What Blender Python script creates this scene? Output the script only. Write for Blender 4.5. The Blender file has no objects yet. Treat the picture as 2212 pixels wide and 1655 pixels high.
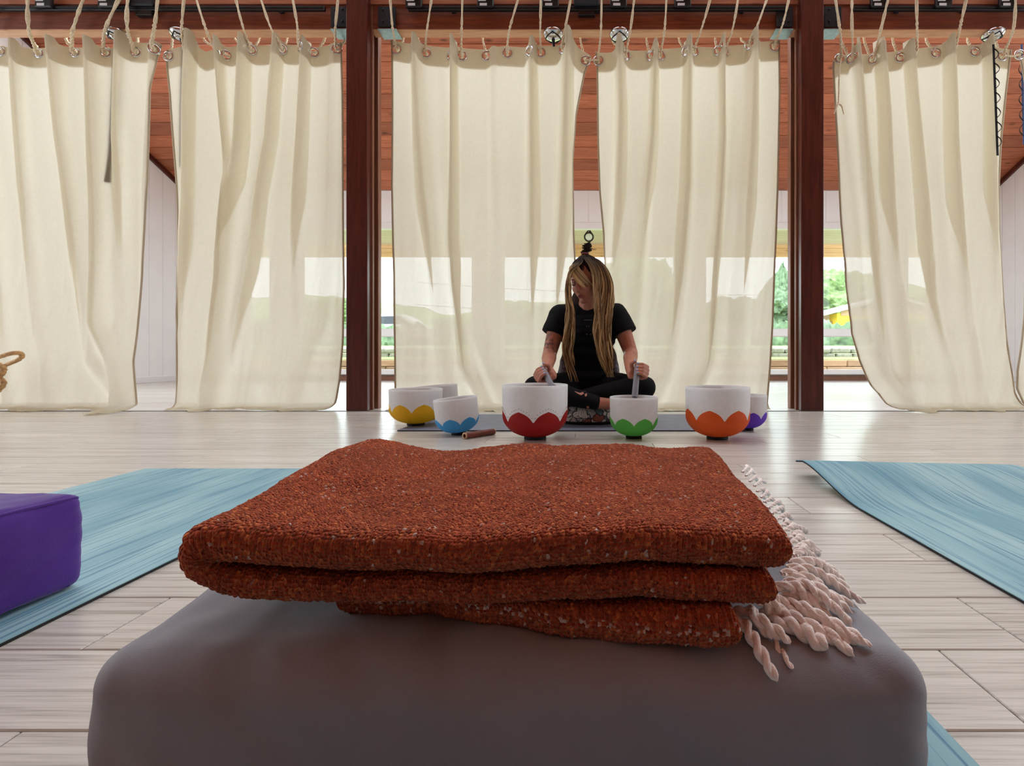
import bpy, bmesh, math, random
import numpy as np
from mathutils import Vector, Matrix
from mathutils.bvhtree import BVHTree

random.seed(7)
rng = np.random.default_rng(11)
SC = bpy.context.scene
COL = SC.collection
PI = math.pi

# ------------------------------------------------------------------ camera, world, light
F, H = 1100.0, 0.36             # focal length in pixels of a 2212 px wide frame, eye height
cam_d = bpy.data.cameras.new('camera')
cam_d.sensor_width = 36.0
cam_d.lens = F / 2212 * 36.0
cam_d.shift_x = -(1272 - 1106) / 2212
cam_d.shift_y = -(827.5 - 770) / 2212
cam_d.clip_start = 0.02
cam_d.clip_end = 500
cam = bpy.data.objects.new('camera', cam_d)
COL.objects.link(cam)
cam.location = (0, 0, H)
cam.rotation_euler = (PI / 2, 0, 0)
SC.camera = cam

SC.view_settings.view_transform = 'Standard'
SC.view_settings.look = 'None'
SC.view_settings.gamma = 1.0
SC.view_settings.use_curve_mapping = False
SC.view_settings.exposure = 0.43
SC.cycles.use_denoising = True
SC.cycles.max_bounces = 10
SC.cycles.diffuse_bounces = 6
SC.cycles.transparent_max_bounces = 16
SC.cycles.sample_clamp_indirect = 6.0

W = bpy.data.worlds.new('overcast_sky')
SC.world = W
W.use_nodes = True
nt = W.node_tree
nt.nodes.clear()
bg = nt.nodes.new('ShaderNodeBackground')
bg.inputs['Color'].default_value = (0.84, 0.93, 1.0, 1)
bg.inputs['Strength'].default_value = 4.2
wo = nt.nodes.new('ShaderNodeOutputWorld')
nt.links.new(bg.outputs[0], wo.inputs[0])


def portal(loc, rot, sx, sy):
    l = bpy.data.lights.new('window_portal', 'AREA')
    l.shape = 'RECTANGLE'
    l.size, l.size_y = sx, sy
    l.cycles.is_portal = True
    o = bpy.data.objects.new('window_portal', l)
    COL.objects.link(o)
    o.location, o.rotation_euler = loc, rot


# room sizes
YB, XW, YF = 7.615, 6.0, -4.6       # rear wall, side walls, wall behind the viewer
ZW, KS = 2.84, 0.426                # wall height, roof slope
YR = (YB + YF) / 2                  # ridge
portal((0, YB - 0.03, 1.2), (-PI / 2, 0, 0), 10.4, 2.2)
portal((-XW + 0.03, 1.45, 1.5), (0, -PI / 2, 0), 1.9, 2.3)
portal((XW - 0.03, 1.45, 1.5), (0, PI / 2, 0), 1.9, 2.3)
portal((-XW + 0.03, 4.38, 1.4), (0, -PI / 2, 0), 2.4, 1.35)
portal((XW - 0.03, 4.38, 1.4), (0, PI / 2, 0), 2.4, 1.35)
for ya_, yb__ in ((3.65, 5.3), (2.15, 3.05)):      # roof openings added out of view for top light
    yc_ = (ya_ + yb__) / 2
    portal((0, yc_, ZW + KS * (YB - yc_) - 0.03), (-math.atan(KS), 0, 0), 10.4, (yb__ - ya_) * 1.09)


# ------------------------------------------------------------------ helpers
def P(u, v, d):
    return np.array(((u - 1272) * d / F, d, H - (v - 770) * d / F))


def FL(u, v, z=0.0):
    d = (H - z) * F / (v - 770)
    return np.array(((u - 1272) * d / F, d, z))


def worg(o):
    r = Vector((0, 0, 0))
    while o is not None:
        r = r + o.location
        o = o.parent
    return r


def tag(o, label=None, cat=None, group=None, kind=None):
    if label: o['label'] = label
    if cat: o['category'] = cat
    if group: o['group'] = group
    if kind: o['kind'] = kind
    return o


def thing(name, label, cat, loc=(0, 0, 0), group=None):
    o = bpy.data.objects.new(name, None)
    o.empty_display_size = 0.1
    COL.objects.link(o)
    o.location = loc
    return tag(o, label, cat, group)


def mesh_np(name, v, faces):
    me = bpy.data.meshes.new(name)
    if isinstance(faces, np.ndarray):
        k = faces.shape[1]
        me.vertices.add(len(v))
        me.vertices.foreach_set('co', np.asarray(v, dtype=np.float32).ravel())
        me.loops.add(faces.size)
        me.loops.foreach_set('vertex_index', faces.astype(np.int32).ravel())
        me.polygons.add(len(faces))
        me.polygons.foreach_set('loop_start', np.arange(0, faces.size, k, dtype=np.int32))
        me.update(calc_edges=True)
        me.validate()
    else:
        me.from_pydata([tuple(map(float, p)) for p in v], [], faces)
        me.update()
    return me


def mk(name, v, faces, mat, parent=None, smooth=True, uv=None, origin=None):
    """one mesh object from world coordinates, its own origin inside it"""
    v = np.asarray(v, dtype=float)
    if origin is None:
        origin = (v.min(0) + v.max(0)) / 2
        if parent is None:
            origin = np.array((origin[0], origin[1], v[:, 2].min()))
    me = mesh_np(name, v - origin, faces)
    if mat is not None:
        me.materials.append(mat)
    if smooth:
        me.polygons.foreach_set('use_smooth', np.ones(len(me.polygons), dtype=bool))
    if uv is not None:
        ul = me.uv_layers.new(name='UVMap')
        li = np.zeros(len(me.loops), dtype=np.int32)
        me.loops.foreach_get('vertex_index', li)
        ul.data.foreach_set('uv', np.asarray(uv, dtype=np.float32)[li].ravel())
    o = bpy.data.objects.new(name, me)
    COL.objects.link(o)
    if parent is not None:
        o.parent = parent
    o.location = Vector(origin) - (worg(parent) if parent is not None else Vector((0, 0, 0)))
    return o


class MB:
    """collects shapes into one mesh"""
    def __init__(s): s.v, s.f = [], []

    def add(s, v, f):
        b = sum(len(a) for a in s.v)
        s.v.append(np.asarray(v, dtype=float))
        s.f += [tuple(int(i) + b for i in q) for q in (f.tolist() if isinstance(f, np.ndarray) else f)]
        return s

    def build(s, name, mat, parent=None, smooth=True, **k):
        return mk(name, np.concatenate(s.v), s.f, mat, parent, smooth, **k)


def box(x0, x1, y0, y1, z0, z1, bev=0.0, seg=1):
    bm = bmesh.new()
    bmesh.ops.create_cube(bm, size=1.0)
    for q in bm.verts:
        q.co = Vector(((x0 + x1) / 2 + q.co.x * (x1 - x0), (y0 + y1) / 2 + q.co.y * (y1 - y0), (z0 + z1) / 2 + q.co.z * (z1 - z0)))
    if bev > 0:
        bmesh.ops.bevel(bm, geom=bm.edges[:] + bm.verts[:], offset=bev, segments=seg, profile=0.5, affect='EDGES')
    bm.verts.index_update()
    v = [tuple(q.co) for q in bm.verts]
    f = [tuple(q.index for q in p.verts) for p in bm.faces]
    bm.free()
    return np.array(v), f


def bx(name, b, mat, parent=None, bev=0.004, smooth=False, seg=1):
    v, f = box(*b, bev, seg)
    return mk(name, v, f, mat, parent, smooth)


def grid_faces(n, m, wrap=False):
    """n rows of m verts"""
    i = np.arange(n - 1)[:, None]
    mm = m if wrap else m - 1
    j = np.arange(mm)[None, :]
    j2 = (j + 1) % m
    a = i * m + j; b = i * m + j2; c = (i + 1) * m + j2; d = (i + 1) * m + j
    return np.stack([a, b, c, d], -1).reshape(-1, 4)


def frames(p):
    p = np.asarray(p, float)
    t = np.gradient(p, axis=0)
    t /= np.linalg.norm(t, axis=1)[:, None] + 1e-12
    n = np.zeros_like(p)
    r = np.array((0, 0, 1.0)) if abs(t[0][2]) < 0.8 else np.array((1.0, 0, 0))
    n[0] = np.cross(t[0], r); n[0] /= np.linalg.norm(n[0])
    for i in range(1, len(p)):
        q = n[i - 1] - t[i] * np.dot(n[i - 1], t[i])
        n[i] = q / (np.linalg.norm(q) + 1e-12)
    return t, n, np.cross(t, n)


def tube(p, r, k=8, flat=1.0, closed_ends=True):
    p = np.asarray(p, float)
    t, n, b = frames(p)
    r = np.broadcast_to(np.asarray(r, float), (len(p),))
    a = np.linspace(0, 2 * PI, k, endpoint=False)
    v = p[:, None, :] + r[:, None, None] * (np.cos(a)[None, :, None] * n[:, None, :] + flat * np.sin(a)[None, :, None] * b[:, None, :])
    f = [tuple(q) for q in grid_faces(len(p), k, True).tolist()]
    if closed_ends:
        f.append(tuple(range(k)))
        f.append(tuple(reversed(range((len(p) - 1) * k, len(p) * k))))
    return v.reshape(-1, 3), f


def resample(ctrl, n):
    """catmull-rom through control points"""
    c = np.asarray(ctrl, float)
    if len(c) == 2:
        s = np.linspace(0, 1, n)[:, None]
        return c[0] * (1 - s) + c[1] * s
    e = np.vstack([2 * c[0] - c[1], c, 2 * c[-1] - c[-2]])
    s = np.linspace(0, len(c) - 1 - 1e-9, n)
    i = s.astype(int); f = (s - i)[:, None]
    p0, p1, p2, p3 = e[i], e[i + 1], e[i + 2], e[i + 3]
    return 0.5 * (2 * p1 + (p2 - p0) * f + (2 * p0 - 5 * p1 + 4 * p2 - p3) * f ** 2 + (3 * p1 - p0 - 3 * p2 + p3) * f ** 3)


def twisted(p, r, turns, strands=2, k=6, n=None):
    """a plied cord"""
    p = np.asarray(p, float)
    t, nn, b = frames(p)
    L = np.concatenate([[0], np.cumsum(np.linalg.norm(np.diff(p, axis=0), axis=1))])
    r = np.broadcast_to(np.asarray(r, float), (len(p),))
    m = MB()
    for s in range(strands):
        a = turns * 2 * PI * L / L[-1] + s * 2 * PI / strands
        q = p + (nn * np.cos(a)[:, None] + b * np.sin(a)[:, None]) * (r * 0.5)[:, None]
        m.add(*tube(q, r * 0.58, k))
    return m


def lathe(prof, c, seg=48, matrix=None):
    prof = np.asarray(prof, float)
    a = np.linspace(0, 2 * PI, seg, endpoint=False)
    v = np.stack([prof[:, 0][:, None] * np.cos(a), prof[:, 0][:, None] * np.sin(a), np.broadcast_to(prof[:, 1][:, None], (len(prof), seg))], -1).reshape(-1, 3)
    if matrix is not None:
        v = v @ np.array(matrix).T
    return v + np.asarray(c), grid_faces(len(prof), seg, True)


_L = rng.random((64, 64, 64)).astype(np.float32)


def noise(x, y, z=0.0):
    x, y, z = np.broadcast_arrays(np.asarray(x, float), np.asarray(y, float), np.asarray(z, float))
    xi, yi, zi = np.floor(x).astype(int), np.floor(y).astype(int), np.floor(z).astype(int)
    fx, fy, fz = x - xi, y - yi, z - zi
    sx, sy, sz = [f * f * f * (f * (f * 6 - 15) + 10) for f in (fx, fy, fz)]
    g = lambda a, b, c: _L[(xi + a) & 63, (yi + b) & 63, (zi + c) & 63]
    l = lambda a, b, t: a + (b - a) * t
    r = l(l(l(g(0, 0, 0), g(1, 0, 0), sx), l(g(0, 1, 0), g(1, 1, 0), sx), sy),
          l(l(g(0, 0, 1), g(1, 0, 1), sx), l(g(0, 1, 1), g(1, 1, 1), sx), sy), sz)
    return r * 2 - 1


def sphere(c, r, seg=14, rings=9, R=None):
    r = np.broadcast_to(np.asarray(r, float), (3,))
    bm = bmesh.new()
    bmesh.ops.create_uvsphere(bm, u_segments=seg, v_segments=rings, radius=1.0)
    bm.verts.index_update()
    v = np.array([tuple(q.co) for q in bm.verts]) * r
    f = [tuple(q.index for q in p.verts) for p in bm.faces]
    bm.free()
    if R is not None:
        v = v @ np.asarray(R).T
    return v + np.asarray(c), f


def capsule(m, p0, p1, r0, r1, seg=14):
    p0, p1 = np.asarray(p0, float), np.asarray(p1, float)
    m.add(*sphere(p0, r0, seg)); m.add(*sphere(p1, r1, seg))
    m.add(*tube(np.array([p0, p0 * .67 + p1 * .33, p0 * .33 + p1 * .67, p1]), np.linspace(r0, r1, 4), seg))


def remesh(m, voxel, smooth_it=4, name='tmp'):
    """continuous skin over a union of shapes; gives verts and faces in world space"""
    me = bpy.data.meshes.new(name)
    me.from_pydata(np.concatenate(m.v).tolist(), [], m.f)
    o = bpy.data.objects.new(name, me)
    COL.objects.link(o)
    r = o.modifiers.new('r', 'REMESH'); r.mode = 'VOXEL'; r.voxel_size = voxel
    s = o.modifiers.new('s', 'SMOOTH'); s.iterations = smooth_it; s.factor = 0.5
    dg = bpy.context.evaluated_depsgraph_get()
    e = bpy.data.meshes.new_from_object(o.evaluated_get(dg))
    v = np.zeros(len(e.vertices) * 3); e.vertices.foreach_get('co', v)
    f = [tuple(p.vertices) for p in e.polygons]
    bpy.data.objects.remove(o); bpy.data.meshes.remove(me); bpy.data.meshes.remove(e)
    return v.reshape(-1, 3), f


# ------------------------------------------------------------------ materials
def nodes(name):
    m = bpy.data.materials.new(name)
    m.use_nodes = True
    n = m.node_tree
    n.nodes.clear()
    out = n.nodes.new('ShaderNodeOutputMaterial')
    return m, n, out


def N(nt, typ, **kw):
    nd = nt.nodes.new(typ)
    for k, v in kw.items():
        if k.startswith('i_'):
            nd.inputs[k[2:].replace('_', ' ')].default_value = v
        else:
            setattr(nd, k, v)
    return nd


def ramp(nt, fac, stops):
    r = nt.nodes.new('ShaderNodeValToRGB')
    e = r.color_ramp.elements
    while len(e) < len(stops):
        e.new(0.5)
    for q, (p, c) in zip(e, stops):
        q.position = p
        q.color = (*c, 1) if len(c) == 3 else c
    nt.links.new(fac, r.inputs[0])
    return r.outputs[0]


def rgb(r, g, b):
    """display 0..255 to linear"""
    f = lambda c: (c / 255 / 12.92) if c / 255 <= 0.04045 else ((c / 255 + 0.055) / 1.055) ** 2.4
    return (f(r), f(g), f(b))


def simple(name, col, rough=0.6, metal=0.0, var=0.12, scale=40, bump=0.0, bscale=200, spec=0.5, sheen=0.0):
    m, n, out = nodes(name)
    b = N(n, 'ShaderNodeBsdfPrincipled')
    b.inputs['Roughness'].default_value = rough
    b.inputs['Metallic'].default_value = metal
    b.inputs['Specular IOR Level'].default_value = spec
    if sheen:
        b.inputs['Sheen Weight'].default_value = sheen
    tc = N(n, 'ShaderNodeTexCoord')
    nz = N(n, 'ShaderNodeTexNoise'); nz.inputs['Scale'].default_value = scale; nz.inputs['Detail'].default_value = 4
    n.links.new(tc.outputs['Object'], nz.inputs['Vector'])
    lo = tuple(c * (1 - var) for c in col); hi = tuple(min(1, c * (1 + var)) for c in col)
    n.links.new(ramp(n, nz.outputs['Fac'], [(0.3, lo), (0.7, hi)]), b.inputs['Base Color'])
    if bump:
        n2 = N(n, 'ShaderNodeTexNoise'); n2.inputs['Scale'].default_value = bscale; n2.inputs['Detail'].default_value = 3
        n.links.new(tc.outputs['Object'], n2.inputs['Vector'])
        bp = N(n, 'ShaderNodeBump'); bp.inputs['Strength'].default_value = bump; bp.inputs['Distance'].default_value = 0.002
        n.links.new(n2.outputs['Fac'], bp.inputs['Height'])
        n.links.new(bp.outputs[0], b.inputs['Normal'])
    n.links.new(b.outputs[0], out.inputs[0])
    return m


def wood(name, stops, axis='X', rough=0.4, scale=1.0, spread=0.25, knots=False, spec=0.5, bump=0.15, stretch=14):
    """grain stretched along one axis of the object, tinted per object"""
    m, n, out = nodes(name)
    b = N(n, 'ShaderNodeBsdfPrincipled')
    b.inputs['Roughness'].default_value = rough
    b.inputs['Specular IOR Level'].default_value = spec
    tc = N(n, 'ShaderNodeTexCoord'); oi = N(n, 'ShaderNodeObjectInfo')
    ad = N(n, 'ShaderNodeVectorMath', operation='MULTIPLY_ADD')
    cb = N(n, 'ShaderNodeCombineXYZ')
    for k in range(3):
        n.links.new(oi.outputs['Random'], cb.inputs[k])
    n.links.new(cb.outputs[0], ad.inputs[0]); ad.inputs[1].default_value = (37, 51, 23)
    n.links.new(tc.outputs['Object'], ad.inputs[2])
    mp = N(n, 'ShaderNodeMapping')
    s = [stretch * scale] * 3
    s['XYZ'.index(axis)] = 1.1 * scale
    mp.inputs['Scale'].default_value = s
    n.links.new(ad.outputs[0], mp.inputs['Vector'])
    n1 = N(n, 'ShaderNodeTexNoise'); n1.inputs['Scale'].default_value = 1.6; n1.inputs['Detail'].default_value = 6; n1.inputs['Distortion'].default_value = 1.4
    n.links.new(mp.outputs[0], n1.inputs['Vector'])
    n2 = N(n, 'ShaderNodeTexNoise'); n2.inputs['Scale'].default_value = 7; n2.inputs['Detail'].default_value = 5; n2.inputs['Distortion'].default_value = 0.6
    n.links.new(mp.outputs[0], n2.inputs['Vector'])
    mx = N(n, 'ShaderNodeMath', operation='MULTIPLY_ADD'); mx.inputs[1].default_value = 0.45
    n.links.new(n2.outputs['Fac'], mx.inputs[0])
    m3 = N(n, 'ShaderNodeMath', operation='MULTIPLY'); m3.inputs[1].default_value = 0.6
    n.links.new(n1.outputs['Fac'], m3.inputs[0]); n.links.new(m3.outputs[0], mx.inputs[2])
    c = ramp(n, mx.outputs[0], stops)
    if knots:
        vo = N(n, 'ShaderNodeTexVoronoi'); vo.inputs['Scale'].default_value = 1.0
        mk2 = N(n, 'ShaderNodeMapping'); sk = [7.0 * scale] * 3; sk['XYZ'.index(axis)] = 2.6 * scale
        mk2.inputs['Scale'].default_value = sk
        n.links.new(ad.outputs[0], mk2.inputs['Vector']); n.links.new(mk2.outputs[0], vo.inputs['Vector'])
        kf = ramp(n, vo.outputs['Distance'], [(0.05, (0.25, 0.18, 0.14)), (0.16, (1, 1, 1))])
        mm = N(n, 'ShaderNodeMixRGB', blend_type='MULTIPLY'); mm.inputs[0].default_value = 0.8
        n.links.new(c, mm.inputs[1]); n.links.new(kf, mm.inputs[2]); c = mm.outputs[0]
    hv = N(n, 'ShaderNodeHueSaturation')
    mr = N(n, 'ShaderNodeMapRange'); mr.inputs['To Min'].default_value = 1 - spread; mr.inputs['To Max'].default_value = 1 + spread
    n.links.new(oi.outputs['Random'], mr.inputs['Value']); n.links.new(mr.outputs[0], hv.inputs['Value'])
    n.links.new(c, hv.inputs['Color']); n.links.new(hv.outputs[0], b.inputs['Base Color'])
    bp = N(n, 'ShaderNodeBump'); bp.inputs['Strength'].default_value = bump; bp.inputs['Distance'].default_value = 0.002
    n.links.new(mx.outputs[0], bp.inputs['Height']); n.links.new(bp.outputs[0], b.inputs['Normal'])
    n.links.new(b.outputs[0], out.inputs[0])
    return m


M = {}
M['plank'] = wood('pale_oak_plank', [(0.32, rgb(134, 126, 116)), (0.43, rgb(180, 174, 164)), (0.52, rgb(197, 192, 183)), (0.7, rgb(212, 208, 200))], 'X', rough=0.25, spread=0.06, scale=1.0, bump=0.10, stretch=44)
M['grout'] = simple('floor_joint', rgb(112, 98, 84), 0.7, var=0.15)
M['redwood'] = wood('red_cedar_board', [(0.25, rgb(112, 56, 36)), (0.45, rgb(168, 94, 62)), (0.62, rgb(190, 114, 78)), (0.8, rgb(206, 134, 98))], 'X', rough=0.45, spread=0.22, knots=True, bump=0.1)
M['beam'] = wood('stained_beam_wood', [(0.25, rgb(66, 28, 16)), (0.5, rgb(112, 52, 30)), (0.75, rgb(142, 74, 44))], 'X', rough=0.42, spread=0.05)
M['beam_pale'] = wood('lit_pale_beam_wood', [(0.25, rgb(170, 118, 82)), (0.5, rgb(206, 152, 112)), (0.75, rgb(222, 176, 136))], 'X', rough=0.5, spread=0.05, knots=False)  # pale wood with floor bounce on the beam's underside put into the colour
M['pillar'] = wood('dark_mahogany', [(0.25, rgb(44, 14, 10)), (0.5, rgb(76, 28, 20)), (0.75, rgb(98, 42, 30))], 'Z', rough=0.30, spread=0.05)
M['pillar_edge'] = wood('lit_mahogany_edge', [(0.25, rgb(92, 54, 38)), (0.5, rgb(128, 80, 56)), (0.75, rgb(150, 100, 74))], 'Z', rough=0.4, spread=0.05)  # lighter mahogany: side light on the edges put into the colour
M['white'] = simple('white_wall_paint', rgb(246, 247, 247), 0.55, var=0.02, scale=3)
M['whitetrim'] = simple('white_trim_paint', rgb(240, 240, 240), 0.35, var=0.02, scale=6)
M['steel'] = simple('black_steel', rgb(26, 27, 34), 0.45, var=0.2, metal=0.3)
M['blackplastic'] = simple('black_plastic', rgb(16, 16, 18), 0.4, var=0.2)
M['labelwhite'] = simple('white_sticker', rgb(225, 225, 225), 0.5, var=0.05, scale=200)
M['zinc'] = simple('zinc_plate', rgb(160, 190, 196), 0.35, metal=0.5, var=0.15, scale=30)
M['chrome'] = simple('chrome', rgb(215, 218, 222), 0.08, metal=1.0, var=0.03)
M['rope'] = simple('jute_rope', rgb(240, 224, 192), 0.85, var=0.2, scale=120, bump=0.5, bscale=500)
M['wicker'] = simple('woven_rattan', rgb(200, 160, 108), 0.65, var=0.35, scale=60, bump=0.3, bscale=300)
M['webbing'] = simple('black_webbing', rgb(18, 17, 20), 0.8, var=0.3, scale=300, bump=0.3)
M['webbing_blue'] = simple('blue_webbing', rgb(70, 95, 150), 0.8, var=0.3, scale=300, bump=0.3)
M['rubber'] = simple('black_rubber', rgb(20, 20, 22), 0.75, var=0.2)
M['brownbase'] = wood('brown_baseboard', [(0.3, rgb(96, 58, 40)), (0.7, rgb(140, 92, 66))], 'X', rough=0.5)
M['greytrim'] = simple('dark_floor_strip', rgb(70, 64, 60), 0.5)

# thin window glass
m, n, out = nodes('window_glass')
tr = N(n, 'ShaderNodeBsdfTransparent'); tr.inputs[0].default_value = (0.97, 0.985, 0.98, 1)
gl = N(n, 'ShaderNodeBsdfGlossy'); gl.inputs['Roughness'].default_value = 0.02
mx = N(n, 'ShaderNodeMixShader'); fr = N(n, 'ShaderNodeFresnel'); fr.inputs[0].default_value = 1.35
n.links.new(fr.outputs[0], mx.inputs[0]); n.links.new(tr.outputs[0], mx.inputs[1]); n.links.new(gl.outputs[0], mx.inputs[2])
n.links.new(mx.outputs[0], out.inputs[0])
M['glass'] = m


def cloth(name, col, tcol, see, trans):
    """sheer woven linen: diffuse front, light through it, some open weave"""
    m, n, out = nodes(name)
    tc = N(n, 'ShaderNodeTexCoord')
    mp = N(n, 'ShaderNodeMapping'); mp.inputs['Scale'].default_value = (420, 420, 30)
    mp2 = N(n, 'ShaderNodeMapping'); mp2.inputs['Scale'].default_value = (34, 34, 460)
    nz1 = N(n, 'ShaderNodeTexNoise'); nz1.inputs['Detail'].default_value = 2; nz1.inputs['Scale'].default_value = 1
    nz2 = N(n, 'ShaderNodeTexNoise'); nz2.inputs['Detail'].default_value = 2; nz2.inputs['Scale'].default_value = 1
    for a, b in ((mp, nz1), (mp2, nz2)):
        n.links.new(tc.outputs['Object'], a.inputs[0]); n.links.new(a.outputs[0], b.inputs['Vector'])
    av = N(n, 'ShaderNodeMath', operation='ADD')
    n.links.new(nz1.outputs['Fac'], av.inputs[0]); n.links.new(nz2.outputs['Fac'], av.inputs[1])
    hf = N(n, 'ShaderNodeMath', operation='MULTIPLY'); hf.inputs[1].default_value = 0.5
    n.links.new(av.outputs[0], hf.inputs[0])
    c1 = ramp(n, hf.outputs[0], [(0.3, tuple(x * 0.95 for x in col)), (0.7, col)])
    c2 = ramp(n, hf.outputs[0], [(0.3, tuple(x * 0.93 for x in tcol)), (0.7, tcol)])
    df = N(n, 'ShaderNodeBsdfDiffuse'); tl = N(n, 'ShaderNodeBsdfTranslucent'); tp = N(n, 'ShaderNodeBsdfTransparent')
    n.links.new(c1, df.inputs[0]); n.links.new(c2, tl.inputs[0])
    bp = N(n, 'ShaderNodeBump'); bp.inputs['Strength'].default_value = 0.25; bp.inputs['Distance'].default_value = 0.001
    n.links.new(hf.outputs[0], bp.inputs['Height']); n.links.new(bp.outputs[0], df.inputs['Normal'])
    a = N(n, 'ShaderNodeMixShader'); a.inputs[0].default_value = trans
    n.links.new(df.outputs[0], a.inputs[1]); n.links.new(tl.outputs[0], a.inputs[2])
    b = N(n, 'ShaderNodeMixShader')
    n.links.new(a.outputs[0], b.inputs[1]); n.links.new(tp.outputs[0], b.inputs[2])
    sr = N(n, 'ShaderNodeMapRange'); sr.inputs['From Min'].default_value = 0.3; sr.inputs['From Max'].default_value = 0.7
    sr.inputs['To Min'].default_value = see * 1.35; sr.inputs['To Max'].default_value = see * 0.65
    n.links.new(hf.outputs[0], sr.inputs['Value']); n.links.new(sr.outputs[0], b.inputs[0])
    n.links.new(b.outputs[0], out.inputs[0])
    return m


M['linen'] = cloth('sheer_cream_linen', rgb(236, 230, 211), rgb(246, 240, 223), 0.06, 0.62)
M['linen_hem'] = cloth('doubled_linen', rgb(216, 205, 184), rgb(212, 196, 168), 0.02, 0.4)

# ------------------------------------------------------------------ the setting: floor
PW, PLN = 0.1352, 1.173
Y0 = 0.490 - 7 * PW
floor = bx('floor', (-XW, XW, YF, YB + 0.1, -0.16, -0.0035), M['grout'], bev=0)
tag(floor, kind='structure')
NR = 28                                          # rows of planks up to the curtain line
YT = Y0 + NR * PW
pv, pf = box(-PLN / 2 + 0.0009, PLN / 2 - 0.0009, -PW / 2 + 0.0009, PW / 2 - 0.0009, -0.012, 0.0, 0.0012)
pm = mesh_np('plank', pv, pf); pm.materials.append(M['plank'])
for r in range(2, NR):
    yc = Y0 + (r + 0.5) * PW
    off = -0.624 if r == 8 else random.uniform(0, PLN)
    half = 1.3 + 1.02 * max(yc, 0.2)
    k0 = math.floor((-half - off) / PLN)
    x = off + k0 * PLN
    while x < half + 0.3:
        o = bpy.data.objects.new('plank', pm)
        COL.objects.link(o); o.parent = floor
        o.location = Vector((x + PLN / 2, yc, 0)) - floor.location
        x += PLN

# floor beyond the built planks: same boards, joints too fine to part
m, n, out = nodes('far_plank_floor')
b = N(n, 'ShaderNodeBsdfPrincipled'); b.inputs['Roughness'].default_value = 0.25
tc = N(n, 'ShaderNodeTexCoord')
br = N(n, 'ShaderNodeTexBrick'); br.inputs['Scale'].default_value = 1; br.inputs['Brick Width'].default_value = PLN
br.inputs['Row Height'].default_value = PW; br.inputs['Mortar Size'].default_value = 0.0012
br.inputs['Color1'].default_value = (*rgb(198, 191, 181), 1); br.inputs['Color2'].default_value = (*rgb(210, 203, 194), 1)
br.inputs['Mortar'].default_value = (*rgb(112, 98, 84), 1); br.offset = 0.37
n.links.new(tc.outputs['Object'], br.inputs['Vector'])
mp = N(n, 'ShaderNodeMapping'); mp.inputs['Scale'].default_value = (1.2, 24, 1)
nz = N(n, 'ShaderNodeTexNoise'); nz.inputs['Scale'].default_value = 2; nz.inputs['Detail'].default_value = 6
n.links.new(tc.outputs['Object'], mp.inputs[0]); n.links.new(mp.outputs[0], nz.inputs['Vector'])
mu = N(n, 'ShaderNodeMixRGB', blend_type='MULTIPLY'); mu.inputs[0].default_value = 1
n.links.new(br.outputs['Color'], mu.inputs[1]); n.links.new(ramp(n, nz.outputs['Fac'], [(0.3, (0.8, 0.79, 0.78)), (0.6, (1, 1, 1))]), mu.inputs[2])
n.links.new(mu.outputs[0], b.inputs['Base Color']); n.links.new(b.outputs[0], out.inputs[0])
M['farfloor'] = m
bx('rear_boards', (-XW, XW, YT + 0.012, YB, -0.01, 0.0), M['farfloor'], floor, bev=0)
bx('near_boards', (-XW, XW, YF, Y0 + 2 * PW, -0.012, -0.001), M['farfloor'], floor, bev=0)
for s in (-1, 1):       # wedges of floor beside the built planks, outside the view
    m_ = MB()
    pts = [(s * XW, Y0 + 2 * PW), (s * XW, YT), (s * (1.2 + 1.02 * YT), YT), (s * 1.5, 0.2), (s * 1.5, Y0 + 2 * PW)]
    if s > 0: pts = pts[::-1]
    m_.add([(x, y, -0.002) for x, y in pts], [tuple(range(5))])
    m_.build('side_boards', M['farfloor'], floor, smooth=False)
tag(bx('trim_1', (-XW, XW, YT, YT + 0.012, -0.01, 0.003), M['greytrim'], bev=0.001), kind='structure')

# ------------------------------------------------------------------ walls, ceiling, windows
wall_back = bx('wall_back', (-XW - 0.12, XW + 0.12, YB + 0.02, YB + 0.14, 2.32, ZW + 0.06), M['white'], bev=0)
tag(wall_back, kind='structure')
bw = 0.222
bv, bf = box(-bw / 2 + 0.001, bw / 2 - 0.001, 0, 0.022, 0, ZW - 2.32, 0.003)
bme = mesh_np('board', bv, bf); bme.materials.append(M['white'])
x = -XW + bw / 2
while x < XW:
    o = bpy.data.objects.new('board', bme); COL.objects.link(o); o.parent = wall_back
    o.location = Vector((x, YB, 2.32)) - wall_back.location
    x += bw
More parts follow.
